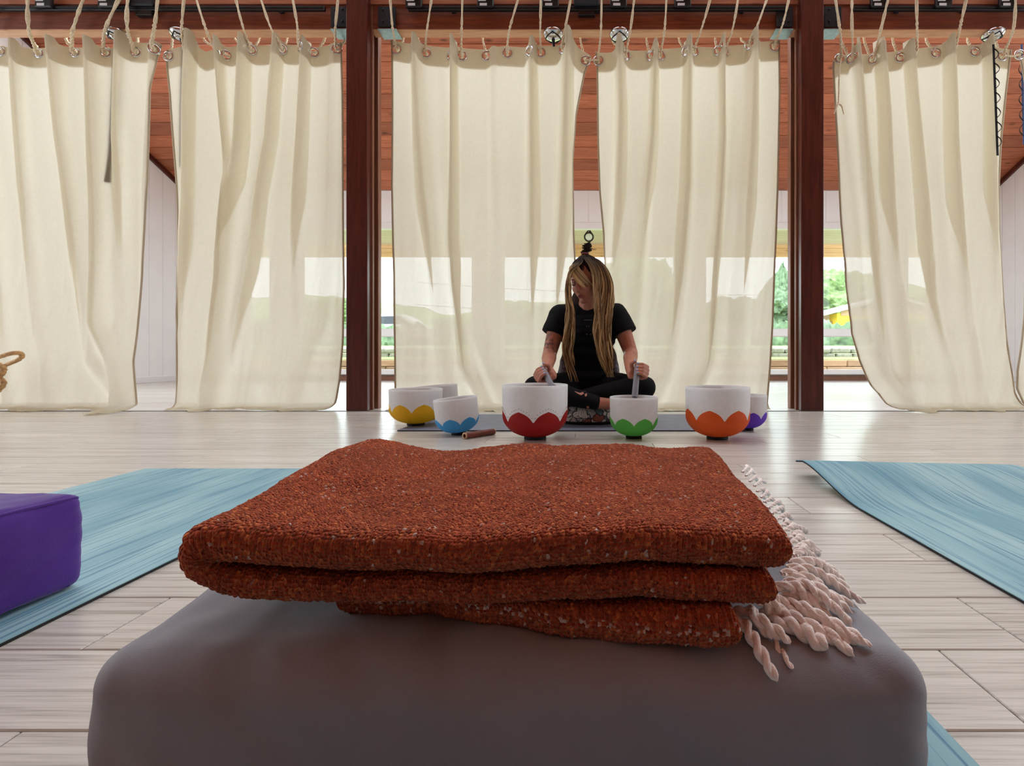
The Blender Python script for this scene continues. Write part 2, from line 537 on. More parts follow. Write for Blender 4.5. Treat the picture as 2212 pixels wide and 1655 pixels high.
# piers between the windows, side piers
posts = [(-6.0, -5.15), (-4.71, -4.35), (-1.69, -1.33), (1.33, 1.69), (4.35, 4.71), (5.15, 6.0)]
for a, b_ in posts:
    bx('pier', (a, b_, YB, YB + 0.14, 0.12, 2.32), M['white'], wall_back, bev=0.004)
bx('sill_wall', (-XW, XW, YB + 0.02, YB + 0.14, -0.02, 0.12), M['white'], wall_back, bev=0)
tag(bx('baseboard_back', (-XW, XW, YB - 0.02, YB + 0.02, 0.0, 0.075), M['brownbase'], bev=0.003), kind='structure')
wins = [(-5.15, -4.71), (-4.35, -1.69), (-1.33, 1.33), (1.69, 4.35), (4.71, 5.15)]
for i, (a, b_) in enumerate(wins):
    z0, z1 = 0.12, 2.32
    w = bpy.data.objects.new('window_%d' % (i + 1), None); COL.objects.link(w); w.location = ((a + b_) / 2, YB, z0)
    tag(w, kind='structure')
    m_ = MB()
    m_.add(*box(a, a + 0.06, YB - 0.015, YB + 0.08, z0, z1, 0.004)); m_.add(*box(b_ - 0.06, b_, YB - 0.015, YB + 0.08, z0, z1, 0.004))
    m_.add(*box(a, b_, YB - 0.02, YB + 0.08, z1 - 0.055, z1 + 0.04, 0.004)); m_.add(*box(a, b_, YB - 0.05, YB + 0.08, z0 - 0.03, z0 + 0.045, 0.006))
    m_.build('window_frame', M['whitetrim'], w, False)
    bx('transom_bar', (a + 0.05, b_ - 0.05, YB, YB + 0.07, 0.655, 0.775), M['whitetrim'], w, bev=0.01)
    for (g0, g1) in ((z0 + 0.04, 0.66), (0.77, z1 - 0.05)):
        bx('pane', (a + 0.055, b_ - 0.055, YB + 0.035, YB + 0.041, g0, g1), M['glass'], w, bev=0)
    if i in (1, 2, 3):
        bx('latch', ((a + b_) / 2 - 0.62, (a + b_) / 2 - 0.52, YB - 0.03, YB - 0.02, z0 + 0.03, z0 + 0.05), M['whitetrim'], w, bev=0.003)


def roof_z(y):
    return ZW + KS * (YB - y) if y > YR else ZW + KS * (y - YF)


for s, nm in ((-1, 'wall_left'), (1, 'wall_right')):
    m_ = MB()
    x0, x1 = (-XW - 0.12, -XW - 0.022) if s < 0 else (XW + 0.022, XW + 0.12)
    # solid panels round an added, unseen window bank  y 0.3..2.6, z .55..2.45
    m_.add(*box(x0, x1, YF - 0.1, 0.3, -0.02, ZW)); m_.add(*box(x0, x1, 2.6, 3.7, -0.02, ZW)); m_.add(*box(x0, x1, 5.05, YB + 0.1, -0.02, ZW))
    m_.add(*box(x0, x1, 3.7, 5.05, -0.02, 0.2)); m_.add(*box(x0, x1, 3.7, 5.05, 2.6, ZW))
    m_.add(*box(x0, x1, 0.3, 2.6, -0.02, 0.55)); m_.add(*box(x0, x1, 0.3, 2.6, 2.45, ZW))
    zr = roof_z(YR)
    g = [(x0, YF - 0.1, ZW), (x0, YB + 0.1, ZW), (x0, YR, zr + .05), (x1, YF - 0.1, ZW), (x1, YB + 0.1, ZW), (x1, YR, zr + .05)]
    m_.add(g, [(0, 1, 2), (5, 4, 3), (0, 3, 4, 1), (1, 4, 5, 2), (2, 5, 3, 0)])
    wl = m_.build(nm, M['white'], None, False); tag(wl, kind='structure')
    xa, xb = (-XW - 0.022, -XW) if s < 0 else (XW, XW + 0.022)
    y = YB
    while y > 5.1:                           # upright boards with raked tops
        ya, yb = y - bw + 0.001, y - 0.001
        za, zb = roof_z(ya), roof_z(min(yb, YB))
        vv = [(xa, ya, 0), (xb, ya, 0), (xb, yb, 0), (xa, yb, 0), (xa, ya, za), (xb, ya, za), (xb, yb, zb), (xa, yb, zb)]
        c = 0.004                            # v-joint on the room face
        xi = xb if s < 0 else xa
        for k in (0, 1, 2, 3, 4, 5, 6, 7):
            q = list(vv[k])
            if abs(q[0] - xi) < 1e-6:
                q[1] += c if abs(q[1] - ya) < 1e-6 else -c
            vv[k] = tuple(q)
        mk('board', vv, [(3, 2, 1, 0), (4, 5, 6, 7), (0, 1, 5, 4), (1, 2, 6, 5), (2, 3, 7, 6), (3, 0, 4, 7)], M['white'], wl, False)
        y -= bw
    xs = (-XW, -XW + 0.02) if s < 0 else (XW - 0.02, XW)
    tag(bx('baseboard_left' if s < 0 else 'baseboard_right', (*xs, 2.0, YB - 0.03, 0, 0.085), M['whitetrim'], bev=0.004), kind='structure')
    # dark rake trim under the roof boards
    yy = np.array([YB - 0.02, YR])
    m_ = MB()
    xr = (-XW, -XW + 0.03) if s < 0 else (XW - 0.03, XW)
    v = []
    for y in yy:
        for dx in xr:
            v += [(dx, y, roof_z(y) - 0.075), (dx, y, roof_z(y) - 0.012)]
    m_.add(v, [(0, 1, 5, 4), (2, 6, 7, 3), (0, 4, 6, 2), (1, 3, 7, 5), (0, 2, 3, 1), (4, 5, 7, 6)])
    tag(m_.build('trim_%d' % (2 if s < 0 else 3), M['pillar'], None, False), kind='structure')
    # window bank added out of view to light the near half of the room
    w = bpy.data.objects.new('window_%d' % (6 if s < 0 else 7), None); COL.objects.link(w)
    w.location = (s * (XW + 0.07), 1.45, 0.55); tag(w, kind='structure')
    m_ = MB()
    for y in np.linspace(0.3, 2.6, 3):
        m_.add(*box(x0, x1, y - 0.04, y + 0.04, 0.55, 2.45))
    for z in (0.57, 2.43):
        m_.add(*box(x0, x1, 0.3, 2.6, z - 0.03, z + 0.03))
    m_.build('window_frame', M['whitetrim'], w, False)
    w = bpy.data.objects.new('window_%d' % (8 if s < 0 else 9), None); COL.objects.link(w)  # rear side window added, hidden from view, to brighten the rear half
    w.location = (s * (XW + 0.07), 4.5, 0.2); tag(w, kind='structure')
    m_ = MB()
    for y in (3.72, 4.4, 5.03):
        m_.add(*box(x0, x1, y - 0.03, y + 0.03, 0.2, 2.6))
    for z in (0.22, 2.58):
        m_.add(*box(x0, x1, 3.7, 5.05, z - 0.03, z + 0.03))
    m_.build('window_frame', M['whitetrim'], w, False)
wf = bx('wall_front', (-XW - 0.12, XW + 0.12, YF - 0.12, YF, -0.02, ZW), M['beam'], bev=0); tag(wf, kind='structure')

# ceiling: cedar boards laid across the rear slope, one by one; the near slope is a slab
ceil = None
DL = 0.1915


def slope_slab(y0, y1, x0, x1, th):
    v = []
    for y in (y0, y1):
        for x in (x0, x1):
            v += [(x, y, roof_z(y)), (x, y, roof_z(y) + th)]
    return v, [(0, 4, 6, 2), (1, 3, 7, 5), (0, 1, 5, 4), (2, 6, 7, 3), (0, 2, 3, 1), (4, 5, 7, 6)]


m_ = MB()
for (ya, yb) in ((YB + 0.2, 5.3), (3.65, 3.05), (2.15, YR), (YR, YF - 0.2)):
    v, f = slope_slab(ya, yb, -XW - 0.15, XW + 0.15, 0.08)
    v = [(x, y, z + 0.02) for x, y, z in v]
    m_.add(v, f)
# rafters across the added, unseen roof openings above and behind the beam
for (ya, yb) in ((5.3, 3.65), (3.05, 2.15)):
    for (xa, xb) in ((-XW - 0.15, -5.2), (-2.7, -2.55), (-0.07, 0.07), (2.55, 2.7), (5.2, XW + 0.15)):
        v, f = slope_slab(ya, yb, xa, xb, 0.08); m_.add(v, f)
ceil = m_.build('ceiling', M['redwood'], None, False); tag(ceil, kind='structure')
nrow = int((YB - 5.3) / DL)
for r in range(nrow):
    ya, yb = YB - r * DL, YB - (r + 1) * DL
    off = random.uniform(-1.5, 1.5)
    cuts = [-XW, -2.2 + off, 2.2 + off, XW]
    for a, b_ in zip(cuts[:-1], cuts[1:]):
        th = 0.018 + random.uniform(-0.001, 0.001)
        e = 0.0045
        v = []
        for y, dz in ((ya - e, 0.003), (ya - e - 0.005, 0), (yb + e + 0.005, 0), (yb + e, 0.003)):
            for x_ in (a + 0.001, b_ - 0.001):
                v += [(x_, y, roof_z(y) + dz), (x_, y, roof_z(y) + th)]
        f = [(1, 3, 15, 13), (0, 4, 5, 1), (4, 8, 9, 5), (8, 12, 13, 9), (2, 3, 7, 6), (6, 7, 11, 10), (10, 11, 15, 14),
             (0, 2, 6, 4), (4, 6, 10, 8), (8, 10, 14, 12), (0, 1, 3, 2), (12, 14, 15, 13)]
        mk('ceiling_board', v, f, M['redwood'], ceil, False)

# ------------------------------------------------------------------ outdoors
M['soffit'] = wood('tan_soffit', [(0.3, rgb(186, 182, 164)), (0.7, rgb(204, 200, 182))], 'X', rough=0.6, spread=0.06)
M['fascia'] = wood('golden_fascia', [(0.3, rgb(228, 178, 122)), (0.7, rgb(244, 206, 156))], 'X', rough=0.5, spread=0.08, knots=True)
M['grass'] = simple('lawn_grass', rgb(150, 168, 104), 0.9, var=0.3, scale=6, bump=0.5)
M['stone'] = simple('grey_garden_stone', rgb(150, 146, 134), 0.9, var=0.25, scale=14, bump=0.6, bscale=40)
M['timber'] = wood('weathered_timber', [(0.3, rgb(168, 128, 98)), (0.7, rgb(206, 172, 142))], 'X', rough=0.8)
M['leaf'] = simple('leafy_green', rgb(128, 152, 98), 0.85, var=0.45, scale=3.0, bump=0.8, bscale=8)
M['leaf2'] = simple('dark_conifer_green', rgb(98, 120, 88), 0.9, var=0.5, scale=3.5, bump=0.8, bscale=8)
M['hill'] = simple('wooded_hill', rgb(134, 164, 108), 0.95, var=0.35, scale=0.3, bump=0.8, bscale=0.8)
M['bark'] = simple('tree_bark', rgb(84, 66, 52), 0.9, var=0.3, scale=20, bump=0.6)
M['yellow_wall'] = simple('yellow_cladding', rgb(236, 196, 50), 0.6, var=0.06)
M['roofgrey'] = simple('grey_sheet_roof', rgb(188, 186, 182), 0.5, var=0.1)
M['carwhite'] = simple('white_car_paint', rgb(235, 236, 238), 0.3, var=0.02)
M['darkglass'] = simple('dark_car_glass', rgb(40, 46, 52), 0.1, var=0.1)

lawn_v = []
ys = np.array([YB + 0.14, 9.3, 10.2, 10.21, 11.0, 13, 20, 40, 90, 160])
zs = np.array([-0.12, -0.12, -0.12, 0.30, 0.32, 0.5, 0.8, 1.2, 2.0, 3.0])
for y, z in zip(ys, zs):
    for x in (-160, -30, -10, 0, 10, 30, 160):
        lawn_v.append((x, y, z))
lw = mk('lawn', lawn_v, grid_faces(len(ys), 7), M['grass'], None, False)
tag(lw, 'bright green lawn rising beyond the rear windows', 'lawn', kind='stuff')
por = bx('porch_deck', (-XW, XW, YB + 0.14, 9.7, -0.14, -0.02), M['timber'], bev=0.01)
tag(por, kind='structure')
pr = thing('porch_roof', 'tan boarded porch ceiling with golden fascia boards outside the windows', 'porch roof', (0, 8.4, 2.38))
y = YB + 0.16
while y < 9.6:
    bx('soffit_board', (-7, 7, y + 0.003, y + 0.19, 2.48, 2.50), M['soffit'], pr, bev=0.004); y += 0.193
for k in range(3):
    bx('fascia_board', (-7, 7, 9.66, 9.70, 2.245 + k * 0.085, 2.327 + k * 0.085), M['fascia'], pr, bev=0.004)
for x in (-6.9, 6.9):
    pp = bx('porch_post', (x - 0.06, x + 0.06, 9.5, 9.62, -0.02, 2.48), M['fascia'], pr, bev=0.006)

for x, lab in ((0.0, 'round caged porch lamp with white globe hanging above the seated woman'), (2.85, 'round caged porch lamp half hidden beside the right pillar')):
    d = 8.25
    t = thing('porch_lamp', lab, 'lamp', (x, d, 2.22), 'porch lamps')
    c = np.array((x, d, 2.295))
    a = np.linspace(0, 2 * PI, 28)
    mm = MB(); mm.add(*lathe([(0.0, 2.48), (0.07, 2.48), (0.07, 2.455), (0.03, 2.43), (0, 2.43)], (x, d, 0), 20)); mm.build('canopy', M['zinc'], t)
    mm = MB(); mm.add(*tube(resample([(x, d, 2.435), (x + .02, d, 2.40), (x, d, 2.365)], 8), 0.012, 8)); mm.build('hook', M['steel'], t)
    mm = MB(); mm.add(*tube(np.stack([c[0] + 0.07 * np.cos(a), 0 * a + d, c[2] + 0.07 * np.sin(a)], -1), 0.012, 8, closed_ends=False))
    mm.add(*tube(resample([(x - 0.055, d, 2.345), (x, d, 2.40), (x + 0.055, d, 2.345)], 9), 0.01, 8)); mm.build('ring', M['steel'], t)
    mm = MB(); mm.add(*sphere(c, 0.056, 20, 14)); mm.build('globe', M['whitetrim'], t)

tw = thing('timber_retaining_wall', 'weathered timber block retaining wall below the lawn outside', 'garden wall', (0, 10.3, 0))
for r in range(3):
    x = -7.0 + (r % 2) * 0.4
    while x < 7:
        L = random.uniform(0.7, 1.1)
        bx('timber', (x, x + L - 0.015, 10.0 + r * 0.03 + random.uniform(0, 0.02), 10.2, -0.12 + r * 0.14, 0.01 + r * 0.14), M['timber'], tw, bev=0.015)
        x += L
sw = thing('stone_garden_wall', 'low grey stone garden wall standing on the lawn', 'garden wall', (0, 11.5, 0.3))
for r in range(2):
    x = -8.0 + random.uniform(0, 0.3)
    while x < 8:
        L = random.uniform(0.28, 0.5)
        bx('stone', (x, x + L - 0.02, 11.3 + random.uniform(0, 0.04), 11.6, 0.30 + r * 0.13, 0.42 + r * 0.13 + random.uniform(-.01, .01)), M['stone'], sw, bev=0.03)
        x += L


def tree(name, label, x, y, z, h, w, mat, cone=False, group='trees beyond the lawn'):
    t = thing(name, label, 'tree', (x, y, z), group)
    mm = MB(); mm.add(*tube([(x, y, z - .2), (x, y, z + h * .3), (x + .1, y, z + h * .6)], [w * .06, w * .05, w * .02], 8)); mm.build('trunk', M['bark'], t)
    bm = bmesh.new(); bmesh.ops.create_icosphere(bm, subdivisions=5, radius=1); bm.verts.index_update()
    v = np.array([tuple(q.co) for q in bm.verts]); f = [tuple(q.index for q in p.verts) for p in bm.faces]; bm.free()
    n1 = noise(v[:, 0] * 2 + x, v[:, 1] * 2 + y, v[:, 2] * 2) * 0.25 + noise(v[:, 0] * 6 + x, v[:, 1] * 6, v[:, 2] * 6) * 0.18 + noise(v[:, 0] * 17 + x, v[:, 1] * 17, v[:, 2] * 17) * 0.12
    v = v * (1 + n1)[:, None]
    sc = np.array((w / 2, w / 2, h * 0.42))
    if cone:
        tp = np.clip(0.75 - 0.6 * v[:, 2], 0.08, 1.4)
        v[:, 0] *= tp; v[:, 1] *= tp
        sc = np.array((w / 2, w / 2, h * 0.47))
    v = v * sc + np.array((x, y, z + h * 0.56))
    mk('crown', v, f, mat, t, False)


for (px, top, d, w, mt, cone, lab) in (
        (1800, 598, 40, 7.2, 'leaf', False, 'broad pale green tree behind the yellow building'),
        (1690, 585, 34, 4.6, 'leaf2', True, 'dark conifer seen just left of the right pillar'),
        (1385, 560, 26, 4.5, 'leaf', False, 'tall leafy tree behind the curtain right of the woman'),
        (1560, 645, 46, 7.5, 'leaf2', False, 'dark bushy tree behind the curtain with the orange bowl'),
        (2030, 640, 36, 6, 'leaf', False, 'rounded green tree behind the rightmost curtains'),
        (700, 640, 34, 5, 'leaf', False, 'rounded green tree behind the left curtain near the pillar'),
        (1150, 655, 40, 7, 'leaf', False, 'green tree behind the curtain left of the woman')):
    zb = 1.1
    zt = H + (770 - top) * d / F
    tree('garden_tree', lab, (px - 1272) * d / F, d, zb, zt - zb, w, M[mt], cone)
# wooded hill far behind
hx = np.linspace(-130, 130, 120); hy = np.linspace(60, 120, 30)
HX, HY = np.meshgrid(hx, hy)
HZ = 1.5 + np.clip((HY - 60) / 25, 0, 1) * (8 + 4 * noise(HX / 25, 3.3) + 1.2 * noise(HX / 6, HY / 6) + 0.9 * noise(HX / 2.2, HY / 2.2))
tag(mk('hillside', np.stack([HX, HY, HZ], -1).reshape(-1, 3), grid_faces(30, 120), M['hill'], None, True), 'low wooded green hillside on the horizon', 'hill', kind='structure')
for k, (xa, xb) in enumerate(((-17, -6.5), (-6, 6), (6.5, 19))):
    X_, A_ = np.meshgrid(np.linspace(xa, xb, 120), np.linspace(0, PI, 18))
    r_ = 0.5 * (1 + 0.25 * noise(X_ * 1.3, A_ * 2, k) + 0.2 * noise(X_ * 4, A_ * 6, k + 3) + 0.1 * noise(X_ * 11, A_ * 14, k + 5))
    Vh = np.stack([X_, 20 - r_ * 1.2 * np.cos(A_), 0.72 + r_ * 1.75 * np.sin(A_)], -1)
    tag(mk('garden_hedge', Vh.reshape(-1, 3), grid_faces(18, 120), M['leaf2']), ('left', 'middle', 'right')[k] + ' stretch of the low hedge across the lawn', 'hedge', 'hedges across the lawn')
# yellow building
yb_ = thing('yellow_building', 'small yellow building with pale sheet roof right of the right pillar', 'building', (14.2, 28, 1.0))
bx('wall', (13.4, 19, 27.5, 31, 0.9, 2.7), M['yellow_wall'], yb_, bev=0.02)
mm = MB(); mm.add([(12.6, 27.1, 2.55), (12.6, 31.4, 2.55), (16.2, 27.1, 3.5), (16.2, 31.4, 3.5), (19.6, 27.1, 2.6), (19.6, 31.4, 2.6),
                   (12.6, 27.1, 2.7), (12.6, 31.4, 2.7), (16.2, 27.1, 3.65), (16.2, 31.4, 3.65), (19.6, 27.1, 2.75), (19.6, 31.4, 2.75)],
                  [(0, 2, 3, 1), (2, 4, 5, 3), (6, 7, 9, 8), (8, 9, 11, 10), (0, 6, 8, 2), (2, 8, 10, 4), (1, 3, 9, 7), (3, 5, 11, 9), (0, 1, 7, 6), (4, 10, 11, 5)])
mm.build('roof', M['roofgrey'], yb_, False)
bx('gable_panel', (13.6, 18.8, 27.46, 27.5, 2.55, 2.9), M['timber'], yb_, bev=0.01)
bx('side_shed', (12.2, 13.4, 28, 30.5, 0.9, 2.3), M['timber'], yb_, bev=0.02)
# parked car seen left of the left pillar's curtain
cr = thing('parked_car', 'white parked car seen between the left pillar and curtain', 'car', (-9.2, 24, 0.85))
mm = MB()
prof = [(-2.1, 0.35), (-2.1, 0.75), (-1.3, 0.9), (-0.8, 1.35), (0.7, 1.38), (1.3, 0.95), (2.1, 0.8), (2.15, 0.35)]
for yy in (23.2, 24.8):
    mm.add([(-9.2 + a, yy, 0.9 + b_) for a, b_ in prof], [])
nf = len(prof)
mm.f += [tuple(range(nf)), tuple(range(2 * nf - 1, nf - 1, -1))] + [(i, i + nf, (i + 1) % nf + nf, (i + 1) % nf) for i in range(nf)]
mm.build('body', M['carwhite'], cr, False)
mm = MB(); mm.add([(-9.2 + a, 23.19, 0.9 + b_) for a, b_ in ((-1.15, .92), (-.75, 1.28), (.62, 1.3), (1.05, .95))], [(0, 1, 2, 3)]); mm.add([(-9.2 + a, 23.195, 0.9 + b_) for a, b_ in ((-1.15, .92), (-.75, 1.28), (.62, 1.3), (1.05, .95))], [(3, 2, 1, 0)]); mm.build('side_window', M['darkglass'], cr, False)
for sx in (-1.3, 1.35):
    for yy in (23.3, 24.7):
        a = np.linspace(0, 2 * PI, 24)
        mm = MB(); mm.add(*tube([(-9.2 + sx, yy - .12, 1.22), (-9.2 + sx, yy + .12, 1.22)], 0.32, 20)); mm.build('wheel', M['rubber'], cr)
for k, (va, vb) in enumerate(((604, 606), (652, 646))):
    d = 45
    a_, b_ = P(900, va + 6, d), P(2300, vb, d)
    pts = np.array([a_ * (1 - s) + b_ * s - np.array((0, 0, 1.2 * 4 * s * (1 - s))) for s in np.linspace(0, 1, 24)])
    mm = MB(); mm.add(*tube(pts, 0.022, 5)); tag(mm.build('power_line', M['steel']), ('upper' if k == 0 else 'lower') + ' power line crossing the sky beyond the trees', 'cable', 'power lines')

# ------------------------------------------------------------------ pillars and beam
YP = 3.356
ZB0, ZB1 = 2.552, 2.86
for s, lab in ((-1, 'dark mahogany pillar left of the seated woman'), (1, 'dark mahogany pillar right of the seated woman')):
    if s < 0:
        xo, xi = P(747, 0, YP)[0], P(793, 0, YP)[0]
    else:
        xo, xi = P(1780, 0, YP)[0], P(1731, 0, YP)[0]
    t = thing('wooden_pillar', lab, 'pillar', ((xo + xi) / 2, YP + 0.1, 0), 'timber pillars')
    A, B = min(xo, xi), max(xo, xi)
    bx('front_post', (A, B, YP, YP + 0.062, 0, 3.3), M['pillar'], t, bev=0.006, seg=2)
    # stepped inner moulding, recessed web coloured black for the shaded gap, rear post
    q = -s * 1
    inn = xi
    a, b_ = sorted((inn - q * 0.10, inn + q * 0.012)); bx('moulding', (a, b_, YP + 0.062, YP + 0.085, 0, 3.3), M['pillar_edge'] if s > 0 else M['pillar_edge'], t, bev=0.004)
    a, b_ = sorted((xo + q * 0.012, inn - q * 0.03)); bx('web', (a, b_, YP + 0.08, YP + 0.152, 0, 3.3), M['blackplastic'], t, bev=0.002)
    a, b_ = sorted((xo + q * 0.004, inn + q * 0.012)); bx('rear_post', (a, b_, YP + 0.150, YP + 0.205, 0, 3.0), M['pillar_edge'], t, bev=0.005, seg=2)

YBF, YBB = 3.42, 3.505
bm_ = thing('crossbeam', 'stained timber crossbeam the curtains hang from', 'beam', (0, 3.46, ZB0))
spans = [(-4.6, P(750, 0, YBF)[0] - 0.0), (P(800, 0, YBF)[0], P(1728, 0, YBF)[0]), (P(1778, 0, YBF)[0], 4.6)]
for a, b_ in spans:
    bx('beam_face', (a, b_, YBF, YBF + 0.03, ZB0 + 0.004, ZB1), M['beam'], bm_, bev=0.003)
    bx('beam_core', (a, b_, YBF + 0.001, YBB, ZB0, ZB1 - 0.005), M['beam_pale'], bm_, bev=0.003)
# upper header boards above the rail
bx('header_board', (-4.6, 4.6, YBF - 0.010, YBF - 0.001, 2.72, 2.86), M['redwood'], bm_, bev=0.003)

for (u0, u1, nm) in ((716, 750, 'left of the left pillar'), (818, 856, 'right of the left pillar'), (1676, 1712, 'left of the right pillar'), (1780, 1816, 'right of the right pillar')):
    xa, xb = P(u0, 0, YBF - .01)[0], P(u1, 0, YBF - .01)[0]
    t = thing('beam_bracket', 'black steel beam bracket ' + nm, 'bracket', ((xa + xb) / 2, YBF, ZB0), 'steel brackets on the beam')
    bx('face_plate', (xa, xb, YBF - 0.022, YBF - 0.013, ZB0 + 0.01, P(0, 18, YBF)[2]), M['steel'], t, bev=0.002)
    bx('bottom_plate', (xa - 0.004, xb + 0.004, YBF - 0.02, YBB + 0.005, ZB0 - 0.009, ZB0 - 0.001), M['zinc'], t, bev=0.002)
    for k in range(2):
        for j in range(2):
            c = ((xa + xb) / 2 + (j - .5) * 0.05, YBF - 0.024, ZB0 + 0.045 + k * 0.08)
            mm = MB(); mm.add(*sphere(c, (0.007, 0.004, 0.007), 8, 5)); mm.build('bolt', M['steel'], t)

# light track and heads
zt = P(0, 15, 3.38)[2]
tracks = [(P(-120, 0, 3.38)[0], P(700, 0, 3.38)[0], 'left'), (P(880, 0, 3.38)[0], P(1702, 0, 3.38)[0], 'middle'), (P(1845, 0, 3.38)[0], P(2330, 0, 3.38)[0], 'right')]
for a, b_, nm in tracks:
    t = thing('light_track', 'black lighting track on the %s span of the beam' % nm, 'light track', ((a + b_) / 2, 3.38, zt - 0.017), 'lighting tracks')
    bx('rail', (a, b_, 3.384, 3.407, zt - 0.017, zt + 0.013), M['blackplastic'], t, bev=0.003)
    bx('groove_lip', (a + 0.01, b_ - 0.01, 3.381, 3.385, zt - 0.003, zt + 0.003), M['steel'], t, bev=0.001)
    for x in np.linspace(a + 0.3, b_ - 0.3, 3):
        bx('mount_clip', (x - 0.015, x + 0.015, 3.40, 3.4195, zt - 0.02, zt + 0.016), M['steel'], t, bev=0.002)
heads = [(92, 'first'), (228, 'second'), (893, 'third'), (1048, 'fourth'), (1189, 'fifth'), (1336, 'sixth'), (1475, 'seventh'), (1900, 'eighth'), (2040, 'ninth'), (2178, 'tenth')]
for u, nm in heads:
    x = P(u, 0, 3.36)[0]
    sgn = 1 if u > 1200 else -1
    t = thing('track_light', 'black track light, %s from the left along the beam' % nm, 'track light', (x, 3.36, zt), 'track lights')
    bx('adapter', (x - 0.055, x + 0.055, 3.358, 3.384, zt - 0.012, zt + 0.06), M['blackplastic'], t, bev=0.006)
    bx('arm', (x - 0.012 + 0.03 * sgn, x + 0.012 + 0.03 * sgn, 3.33, 3.37, zt + 0.05, zt + 0.2), M['blackplastic'], t, bev=0.004)
    mm = MB(); mm.add(*tube([(x + 0.03 * sgn, 3.24, zt + 0.14), (x + 0.03 * sgn, 3.44 - .06, zt + 0.2)], [0.062, 0.05], 18)); mm.build('lamp_head', M['blackplastic'], t)
    bx('sticker', (x - 0.044, x + 0.005, 3.3555, 3.3585, zt + 0.024, zt + 0.05), M['labelwhite'], t, bev=0)
    bx('sticker', (x - 0.035, x + 0.012, 3.3555, 3.3585, zt - 0.006, zt + 0.010), M['labelwhite'], t, bev=0)
    mm = MB(); mm.add(*sphere((x + 0.04, 3.356, zt + 0.042), (0.011, 0.006, 0.011), 10, 6)); mm.build('knob', M['zinc'], t)
for u, nm, w_ in ((302, 'left', 0.085), (1267, 'middle', 0.085)):
    x = P(u, 0, 3.36)[0]
    t = thing('track_power_feed', 'dark power feed box on the %s lighting track' % nm, 'power feed', (x, 3.36, zt - 0.04), 'track power feeds')
    bx('housing', (x - w_, x + w_, 3.360, 3.384, zt + 0.0, zt + 0.12), M['steel'], t, bev=0.008)
    bx('lower_tab', (x - w_ * 0.65, x + w_ * 0.65, 3.385, 3.419, zt - 0.048, zt - 0.018), M['blackplastic'], t, bev=0.003)

# chrome anchors under the beam and webbing straps
anchors = [(254, 'first'), (392, 'second'), (1195, 'third'), (1338, 'fourth'), (2145, 'fifth')]
for u, nm in anchors:
    d = 3.45
    x = (u - 1272) * d / F
    t = thing('ceiling_anchor', 'polished chrome dome anchor under the beam, %s from the left' % nm, 'anchor', (x, d, ZB0 - 0.07), 'chrome anchors under the beam')
    mm = MB(); mm.add(*lathe([(0.066, 0.0), (0.070, -0.008), (0.066, -0.018), (0.05, -0.034), (0.03, -0.042), (0.0, -0.044)], (x, d, ZB0), 28)); mm.build('dome', M['chrome'], t)
    for k in range(3):
        a = k * 2 * PI / 3 + 0.5
        p = [(x + 0.06 * math.cos(a), d + 0.06 * math.sin(a), ZB0 - 0.026), (x + 0.05 * math.cos(a + 1), d + 0.05 * math.sin(a + 1), ZB0 - 0.042), (x + 0.06 * math.cos(a + 2.09), d + 0.06 * math.sin(a + 2.09), ZB0 - 0.026)]
        mm = MB(); mm.add(*tube(resample(p, 8), 0.004, 6)); mm.build('rib', M['steel'], t)
    mm = MB(); mm.add(*tube([(x, d, ZB0 - 0.04), (x + 0.004, d + .01, ZB0 - 0.085)], [0.012, 0.008], 10)); mm.build('swivel', M['steel'], t)


def strip(p, w, th, xdir=(1, 0, 0)):
    """flat webbing along a path"""
    p = np.asarray(p, float)
    t, _, _ = frames(p)
    xd = np.asarray(xdir, float)
    nn = np.cross(t, xd); nn /= np.linalg.norm(nn, axis=1)[:, None] + 1e-9
    xx = np.cross(nn, t)
    v = np.stack([p - xx * w / 2 - nn * th / 2, p + xx * w / 2 - nn * th / 2, p + xx * w / 2 + nn * th / 2, p - xx * w / 2 + nn * th / 2], 1).reshape(-1, 3)
    f = grid_faces(len(p), 4, True).tolist() + [[0, 1, 2, 3], [4 * len(p) - 1, 4 * len(p) - 2, 4 * len(p) - 3, 4 * len(p) - 4]]
    return v, [tuple(q) for q in f]


def strap(label, top, bot, d, nl, mat, side=1, w=0.016, lw=0.032, mat2=None, behind=None):
    a, b_ = P(*top, d), P(*bot, d)
    hug = (lambda q: np.asarray(q, float))
    if behind is not None:                           # rests against the back of a curtain
        def hug(q):
            q = np.array(q, float)
            uu, vv = 1272 + q[:, 0] * F / D0, 770 + (H - q[:, 2]) * F / D0
            q[:, 1] = D0 + behind(uu, vv, None) + 0.0085 + 0.003 * (np.arange(len(q)) % 4 > 1)
            return q
    t = thing('webbing_strap', label, 'strap', tuple(b_), 'looped webbing straps')
    s = np.linspace(0, 1, 30)[:, None]
    line = a * (1 - s) + b_ * s
    sv, sf = strip(line, w, 0.003, (1, 0.15, 0))
    mm = MB(); mm.add(hug(sv), sf); mm.build('webbing', mat2 or mat, t)
    L = np.linalg.norm(b_ - a)
    for k in range(nl):
        s0 = (k + 0.25) / (nl + 0.6); s1 = (k + 1.05) / (nl + 0.6)
        p0 = a * (1 - s0) + b_ * s0; p1 = a * (1 - s1) + b_ * s1
        o_ = np.array((side * lw * random.uniform(0.8, 1.1), -0.004, 0))
        q = resample([p0, p0 * .7 + p1 * .3 + o_ * .8, p0 * .4 + p1 * .6 + o_, p0 * .1 + p1 * .9 + o_ * .35, p1], 12)
        sv, sf = strip(q, 0.011, 0.003, (0.55, 0.85, 0) if behind is None else (0.9, 0.1, 0.4))
        mm = MB(); mm.add(hug(sv), sf); mm.build('loop', mat, t)
    return t


